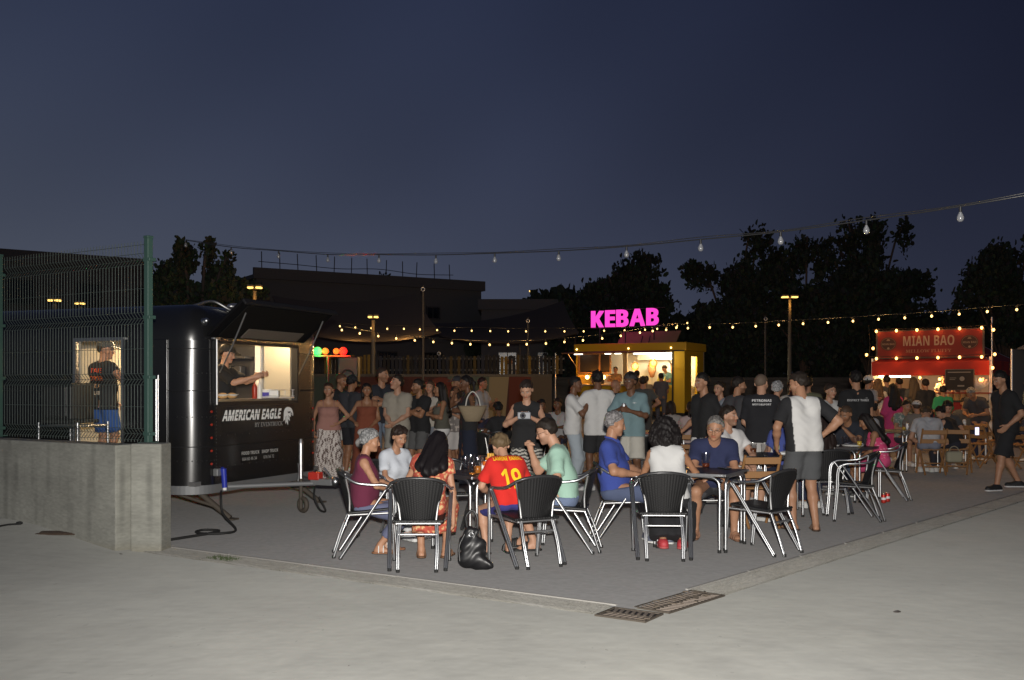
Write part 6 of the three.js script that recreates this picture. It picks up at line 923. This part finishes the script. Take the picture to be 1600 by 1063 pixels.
// standing group beside the trailer
P({ l: 'woman in a pink strap top and long spotted trousers with her hand on her hip', x: 513, D: 16.3, yaw: 14, h: 1.64, f: 1, hp: -2, hy2: -20, aL: 'hips', aR: 'down', skin: SK.m, hair: 'bun', hairc: [.04, .02, .012], top: { t: 'strap', c: [.34, .17, .14], hem: -.02 }, bot: trou([.62, .56, .52], { wide: .075, to: .98, pat: leopard }), q: 1 });
P({ l: 'bald tanned man in black with white shorts behind the woman in pink', x: 531, D: 18.2, yaw: 60, h: 1.80, hp: 12, hr: 4, skin: SK.t, hair: 'buzz', hairc: [.10, .05, .03], top: { t: 'tank', c: BLK }, bot: short([.5, .5, .5]), q: 2 });
P({ l: 'man in a dark shirt and dark shorts with his back turned beside the rust dress', x: 548, D: 17.5, yaw: 150, h: 1.76, hp: 16, aL: 'front', aR: 'down', skin: SK.t, hair: 'short', hairc: [.012, .01, .01], cap: { c: [.02, .02, .022] }, top: tee([.035, .036, .042]), bot: short([.015, .015, .02]), q: 1 });
P({ l: 'woman in a rust coloured long dress holding a white jacket', x: 573, D: 16.9, yaw: 10, h: 1.63, f: 1, hp: -4, aL: 'front', aR: 'arm', skin: SK.t, hair: 'bob', hairc: [.012, .009, .008], top: { t: 'strap', dress: 1, c: [.20, .055, .028], len: .12, flare: .2 }, q: 1 });
{ const p = [X(571, 16.6), .70, -16.62], G = new Field(.05); G.bone([-.08, .1, 0], [.1, .12, 0], .06, .05); G.bone([-.07, -.08, 0], [.07, -.1, .02], .09, .08); G.w = .012; const t = thing('jacket', 'white jacket draped over the arm of the woman in rust', 'jacket', p); part('cloth', G.mesh(.014), mat([.6, .58, .55], .9), t); part('sleeve', tube([[.08, .1, .05], [.1, -.05, .06], [.08, -.2, .05]], .04, 10, 8), mat([.6, .58, .55], .9), t); }
P({ l: 'tallest man in a dark navy shirt with folded arms turning to speak', x: 596, D: 17.6, yaw: 30, h: 1.91, hy2: 40, aL: 'fold', aR: 'fold', skin: SK.m, hair: 'buzz', hairc: [.04, .025, .018], beard: .5, top: tee([.022, .024, .032]), bot: trou([.16, .2, .26]), q: 1 });
P({ l: 'young man in a beige shirt and beige shorts with clasped hands looking up', x: 621, D: 16.4, yaw: -12, h: 1.77, hy2: -40, hp: -14, aL: [.02, .03, .20, .8, 0, -.6, 'in'], aR: [.04, .0, .2, .8, 0, -.6, 'in'], skin: SK.l, hair: 'short', hairc: [.02, .014, .01], top: tee([.30, .27, .22]), bot: short([.27, .26, .23]), q: 1 });
P({ l: 'man in a black shirt and grey shorts with folded arms, face in profile', x: 655, D: 16.5, yaw: -38, h: 1.70, hy2: -28, aL: 'fold', aR: 'fold', skin: SK.t, hair: 'short', hairc: [.015, .012, .01], beard: .7, top: tee([.013, .013, .014]), bot: short([.09, .09, .09]), q: 1 });
P({ l: 'woman in an olive top and white trousers with long dark hair in profile', x: 690, D: 16.5, yaw: -78, h: 1.64, f: 1, aL: [.12, .24, .24, .8, -.8, -.3, 'in'], aR: 'fold', skin: SK.t, hair: 'long', hairc: [.012, .009, .008], top: { t: 'strap', c: [.085, .08, .062], hem: .0 }, bot: trou([.58, .57, .56], { wide: .05, to: .98 }), q: 1 });
P({ l: 'girl in a short white skirt holding a pink phone behind the olive top', x: 712, D: 17.6, yaw: -30, h: 1.56, f: 1, aL: 'hold', aR: 'hold', hp: 14, skin: SK.m, hair: 'long', hairc: [.02, .014, .012], top: tee([.2, .18, .17], { pat: tiny }), bot: { t: 'skirt', c: [.5, .48, .46], len: .52, flare: .17 }, q: 2 });
P({ l: 'man in a black cap between the white trousers and the straw bag', x: 716, D: 18.6, yaw: -50, h: 1.74, cap: { c: [.03, .03, .035] }, aL: 'fold', skin: SK.t, hair: 'short', top: tee([.04, .045, .05]), bot: short(NV), q: 2 });
const bagw = P({ l: 'tall woman in a long navy skirt carrying a straw shoulder bag', x: 731, D: 16.4, yaw: -72, h: 1.76, f: 1, hp: 6, aL: [.14, .22, .18, .8, -.6, -.7, 'in'], aR: 'mouth', skin: SK.d, hair: 'pony', hairc: [.01, .008, .008], top: { t: 'tank', c: [.02, .02, .022] }, bot: { t: 'skirt', c: [.014, .018, .035], len: .10, flare: .15 }, q: 1 });
{ const p = bagw.wp(bagw.U(.27, .19, .0)), t = thing('straw_bag', 'wide straw bag on the shoulder of the woman in the navy skirt', 'bag', p, rad(12)), sw = mat([.30, .235, .15], .9, { bumpMap: grainBump, bumpScale: .01 }); const g = lathe([[0, -.13], [.12, -.13], [.18, 0], [.23, .11], [.22, .11], [.17, 0]], 24).scale(1, 1, .5); part('bag_body', g, sw, t); part('bag_handle', tube([[-.12, .10, .04], [-.08, .26, .03], [0, .34, .0], [.08, .26, .03], [.12, .10, .04]], .011, 24, 6), mat([.6, .58, .52], .8), t); part('bag_rim', new THREE.TorusGeometry(.225, .009, 6, 28).rotateX(Math.PI / 2).scale(1, 1, .5).translate(0, .11, 0), sw, t); }
P({ l: 'person in a white shirt seated far behind the straw bag', x: 752, D: 21, yaw: 60, h: 1.7, skin: SK.t, hair: 'short', top: tee([.3, .29, .29]), bot: short(NV), aL: 'hold', q: 2 });
const camw = P({ l: 'woman in a black sleeveless top and zigzag trousers holding a silver camera', x: 823, D: 12.2, yaw: -6, h: 1.66, f: 1, hp: 30, hy2: -8, aL: [.06, .33, .29, .9, -.9, 0, 'in', 0, .9], aR: [.06, .33, .29, .9, -.9, 0, 'in', 0, .9], skin: SK.l, hair: 'tied', hairc: [.02, .013, .011], fat: .2, top: { t: 'tank', c: [.013, .013, .014], hem: -.09, nr: .055 }, bot: trou([.45, .43, .38], { wide: .07, to: .98, pat: zig }), q: 1 });
{ const t = thing('camera', 'silver compact camera held up in both hands of the woman in black', 'camera', camw.wp(camw.U(0, .345, .35)), rad(-6)); const sv = mat([.22, .23, .25], .5, { metalness: .2 }); part('camera_body', rb(.155, .085, .04, .012, 0, 0, 0), sv, t); part('lens', [new THREE.CylinderGeometry(.03, .032, .03, 20).rotateX(Math.PI / 2).translate(-.01, 0, .03), new THREE.TorusGeometry(.030, .004, 6, 22).translate(-.01, 0, .046)], M.black, t); part('lens_glass', new THREE.CylinderGeometry(.018, .018, .004, 18).rotateX(Math.PI / 2).translate(-.01, 0, .046), mat([.02, .02, .03], .05), t); part('shutter_button', cylg(.008, .008, .01, .05, .046, 0, 10), sv, t); }
P({ l: 'young man in a white shirt and pale jeans holding a drink in profile', x: 896, D: 15.4, yaw: 78, h: 1.74, hp: 4, aL: 'hold', aR: [.10, .42, .26, .4, -1, -.1, 'in'], skin: SK.d, hair: 'buzz', hairc: [.012, .01, .009], top: tee(WHT, { sl: .8 }), bot: trou([.36, .41, .45], { wide: .025 }), shoe: { t: 'sneaker', c: [.6, .6, .6] }, q: 1 });
P({ l: 'young man in a white shirt and black shorts with his back turned', x: 934, D: 15.3, yaw: 188, h: 1.82, hp: 4, aL: [.2, .14, .2, .8, -.5, -.6, 'in'], aR: [.22, .12, .16, .8, -.4, -.6, 'in'], skin: SK.d, hair: 'short', hairc: [.012, .009, .008], top: tee(WHT, { sl: .85, hem: -.14 }), bot: short([.02, .02, .022], { wide: .01 }), shoe: { t: 'sneaker', c: [.65, .65, .64] }, q: 1 });
const teal = P({ l: 'young man with glasses in a grey teal shirt and cream shorts holding a can', x: 986, D: 14.8, yaw: -22, h: 1.78, hy2: -14, hp: -2, aL: [.06, .25, .27, .8, -.6, -.5, 'in', 0, 1.1], aR: [.10, .27, .25, .8, -.7, -.4, 'in', 0, 1.1], skin: SK.d, hair: 'crop', hairc: [.012, .009, .008], glasses: 1, cap: { c: [.04, .035, .035], back: 1 }, top: tee([.17, .26, .28], { sl: .9, hem: -.14 }), bot: short([.5, .48, .42], { fr: .98, wide: .025 }), shoe: { t: 'sneaker', c: [.5, .5, .5] }, q: 1 });
{ const c = can(teal.hand(1), 'silver can held by the man in the teal shirt', mat([.45, .46, .48], .35, { metalness: .6 })); c.position.y -= .05; teal.print('shirt_print', txt(96, 64, [['~W~', 48, 32, 'bold 40px sans-serif', '#dfe3e3', 90]]), teal.U(.08, .36, .11), teal.Ud([0, 0, 1]), teal.Ud([0, 1, 0]), .08, .05, 6, 4); }
P({ l: 'bald man in a dark shirt standing between the white and the teal shirts', x: 961, D: 20, yaw: 150, h: 1.66, hy2: -60, skin: SK.m, hair: 'bald', top: tee([.04, .045, .05]), bot: short(NV), q: 2 });
P({ l: 'man in a dark grey shirt waiting behind the man in teal', x: 1005, D: 22, yaw: 172, h: 1.72, aR: 'hips', skin: SK.m, hair: 'short', top: tee([.07, .075, .07]), bot: short([.05, .05, .05]), q: 2 });
P({ l: 'woman in a beige top and brown shorts ordering at the kebab counter', x: 1010, D: 33, yaw: 170, h: 1.66, f: 1, skin: SK.t, hair: 'bun', hairc: [.012, .01, .01], top: tee([.22, .19, .15]), bot: short([.1, .06, .05]), aL: 'front', aR: 'front', q: 2 });
P({ l: 'man in a grey blue shirt and jeans waiting at the kebab counter', x: 1033, D: 34, yaw: 176, h: 1.76, skin: SK.t, hair: 'short', top: tee([.08, .085, .11]), bot: trou([.08, .09, .12]), aL: 'front', aR: 'front', q: 2 });
P({ l: 'large man in a brown grey shirt bending to the kebab counter', x: 995, D: 33.5, yaw: 165, h: 1.84, fat: .6, skin: SK.t, hair: 'short', top: tee([.15, .11, .08]), bot: trou(NV), aL: 'hold', aR: 'hold', q: 2 });
{ const p = kl(1.30, 0, -.75); P({ l: 'cook in a teal shirt bent over the work top inside the kebab truck', x: 800 + p[0] / -p[2] * F, D: -p[2], y: p[1] + .3, yaw: -60, h: 1.76, lean: 16, hp: 16, aL: 'hold', aR: 'table', skin: SK.t, hair: 'short', top: tee([.12, .26, .29]), bot: trou(NV), q: 2 }); const p2 = kl(-.9, 0, -.9); P({ l: 'worker half hidden behind the warm lamps of the kebab truck', x: 800 + p2[0] / -p2[2] * F, D: -p2[2], y: p2[1] + .3, yaw: -20, h: 1.7, aL: 'table', aR: 'table', skin: SK.t, hair: 'short', top: tee([.2, .12, .06]), bot: trou(NV), q: 2 }); }
P({ l: 'person in a white shirt walking behind the playground fence', x: 799, D: 34, y: .9, yaw: -60, h: 1.7, skin: SK.t, hair: 'short', top: tee([.4, .4, .4]), bot: short(BLK), q: 2 });
// darker seated people behind
P({ l: 'seated person in black with dark hair at the table behind the straw bag', x: 782, D: 17.9, yaw: 200, h: 1.66, f: 1, sit: 1, lean: 10, skin: SK.d, hair: 'curly', hairc: [.01, .01, .01], top: tee([.02, .02, .022]), bot: trou(NV), aL: 'table', aR: 'table', q: 2 });
P({ l: 'seated person in a pale shirt in the dark beside the white shirted youth', x: 872, D: 19.5, yaw: -20, h: 1.68, sit: 1, skin: SK.d, hair: 'short', top: tee([.35, .35, .35]), bot: short(NV), aL: 'table', aR: 'table', q: 2 });
P({ l: 'seated person with dark curly hair behind the camera woman', x: 845, D: 19.2, yaw: 20, h: 1.64, sit: 1, skin: SK.d, hair: 'curly', hairc: [.01, .01, .01], top: tee([.04, .04, .05]), bot: short(NV), aL: 'table', aR: 'table', q: 2 });
CH(758, 17.3, 150, 'empty chair with shining slats of light in the dark behind the table'); CH(780, 17.6, 196, 'chair under the dark seated person by the straw bag'); CH(865, 19.8, -20, 'chair in the dark by the seated pale shirt'); CH(838, 16.6, 170, 'chair behind the woman with the camera'); FC(1085, 16.5, 160, 'wooden folding chair below the young man in black'); FC(915, 16.8, 30, 'wooden folding chair behind the pale jeans'); CH(1012, 16.2, 190, 'chair under the pale table behind the blue polo');
cup(onT(T1, .02, -.2), 'empty clear cup on the far side of the first table', 0, null, 1); cup(onT(T1, -.28, .24), 'small clear cup at the near edge of the first table', .2, M.beer); cup(onT(T3, -.05, -.1), 'cup of beer at the middle of the third table', .6, M.beer); cup(onT(T4, -.05, .22), 'cup of lager by the foil plate of the girl in pink', .6, M.lager);
cup(onT(T6, .1, -.1), 'cup of beer on the pale topped table', .6, M.beer); can(onT(T5, -.08, .0), 'silver can in the middle of the crowded table', mat([.45, .46, .48], .35, { metalness: .5 }));
P({ l: 'person in a light grey shirt seated behind the girl in pink', x: 1352, D: 17.2, yaw: -30, h: 1.7, sit: 1, lean: 8, aL: 'table', aR: 'lap', skin: SK.l, hair: 'short', hairc: [.03, .02, .015], top: tee([.32, .32, .33]), bot: short(NV), q: 2 });
P({ l: 'woman with long hair in a pale blouse standing left of the tent counter', x: 1372, D: 22.5, yaw: 150, h: 1.66, f: 1, aL: 'hold', aR: 'front', skin: SK.l, hair: 'long', hairc: [.06, .035, .02], top: tee([.36, .33, .30]), bot: trou(NV), q: 2 });
P({ l: 'person in a striped pale shirt seated facing away near the tent', x: 1520, D: 21.8, yaw: 190, h: 1.66, sit: 1, lean: 12, aL: 'table', aR: 'table', skin: SK.l, hair: 'short', hairc: [.02, .015, .01], top: tee([.38, .36, .34], { pat: (x, y, z, c) => Math.sin(y * 150) > .3 ? [.12, .12, .15] : c }), bot: short(NV), q: 2 });
P({ l: 'man in an olive shirt standing between team shirt and black printed shirt', x: 1262, D: 17.5, yaw: 165, h: 1.74, aL: 'down', aR: 'hold', skin: SK.m, hair: 'short', hairc: [.02, .015, .01], top: tee([.12, .12, .07]), bot: short([.2, .18, .15]), q: 2 });
P({ l: 'woman in a light top seated low behind the teal shirt and blue polo', x: 1052, D: 18.6, yaw: 190, h: 1.64, f: 1, sit: 1, lean: 10, aL: 'table', aR: 'table', skin: SK.m, hair: 'bob', hairc: [.02, .015, .012], top: tee([.3, .28, .26]), bot: trou(NV), q: 2 });
P({ l: 'person in a pale pink shirt seated at a table below the young man in black', x: 1078, D: 18, yaw: 160, h: 1.66, f: 1, sit: 1, lean: 8, aL: 'table', aR: 'table', skin: SK.m, hair: 'pony', hairc: [.03, .02, .015], top: tee([.42, .33, .31]), bot: short(NV), q: 2 });
P({ l: 'man in a cream shirt standing just behind the silver headscarf', x: 1238, D: 17.2, yaw: 20, h: 1.70, aL: 'fold', aR: 'fold', skin: SK.m, hair: 'short', hairc: [.02, .015, .012], top: tee([.42, .40, .35]), bot: short(NV), q: 2 });
P({ l: 'person in a white shirt seated far behind the bald man', x: 1314, D: 18.6, yaw: 30, h: 1.68, sit: 1, lean: 6, aL: 'table', aR: 'table', skin: SK.l, hair: 'crop', hairc: [.03, .02, .015], top: tee([.5, .5, .5]), bot: short(NV), q: 2 });
P({ l: 'person in a white cap and grey shirt standing before the trees left of the tent', x: 1356, D: 20.5, yaw: 120, h: 1.74, cap: { c: [.5, .5, .5] }, aL: 'hold', aR: 'down', skin: SK.m, hair: 'short', top: tee([.22, .22, .23]), bot: short(NV), q: 2 });
P({ l: 'woman in a cream blouse in the queue between black shirt and olive top', x: 672, D: 18.4, yaw: -10, h: 1.66, f: 1, aL: 'fold', aR: 'fold', skin: SK.l, hair: 'long', hairc: [.07, .04, .025], top: tee([.45, .42, .36]), bot: trou([.2, .22, .25]), q: 2 });
// trailer crew
P({ l: 'cook in a black shirt and cap reaching across the trailer kitchen', x: 351, D: 12.95, y: .47, yaw: 84, h: 1.64, hp: 14, aL: [.12, .36, .46, .4, -1, -.2, 'in'], aR: [.14, .34, .44, .6, -1, -.2, 'in', 0, .5], skin: SK.l, hair: 'short', hairc: [.02, .014, .01], cap: { c: [.014, .014, .014], back: 0 }, top: tee([.013, .013, .014], { sl: .9 }), bot: trou(BLK), q: 0 });
{ const p = tl(-TW / 2 + .42, 0, -1.72), d = P({ l: 'man in a cap and a black shirt with orange print standing in the trailer doorway', x: 800 + p[0] / -p[2] * F, D: -p[2], y: .47, yaw: 150, h: 1.68, hy2: -60, hp: 6, aL: 'front', aR: [.2, .2, .2, 1, -.3, -.5, 'in'], skin: SK.l, hair: 'short', hairc: [.04, .03, .02], cap: { c: [.06, .065, .07] }, top: tee([.02, .02, .022], { sl: .3 }), bot: short([.03, .09, .3]), q: 0 }); d.print('shirt_print', txt(160, 256, [['TAKE', 80, 40, 'bold 52px sans-serif', '#d8502a', 130], ['ORDER', 80, 100, 'bold 48px sans-serif', '#d8662a', 140], ['SELF', 80, 160, 'bold 44px sans-serif', '#d9b08a', 110], ['CLUB', 80, 214, 'bold 40px sans-serif', '#e8dcc8', 120]]), d.U(0, .25, -.12), d.Ud([0, 0, -1]), d.Ud([0, 1, 0]), .26, .40, 10, 12); }

renderer.render(scene, camera);
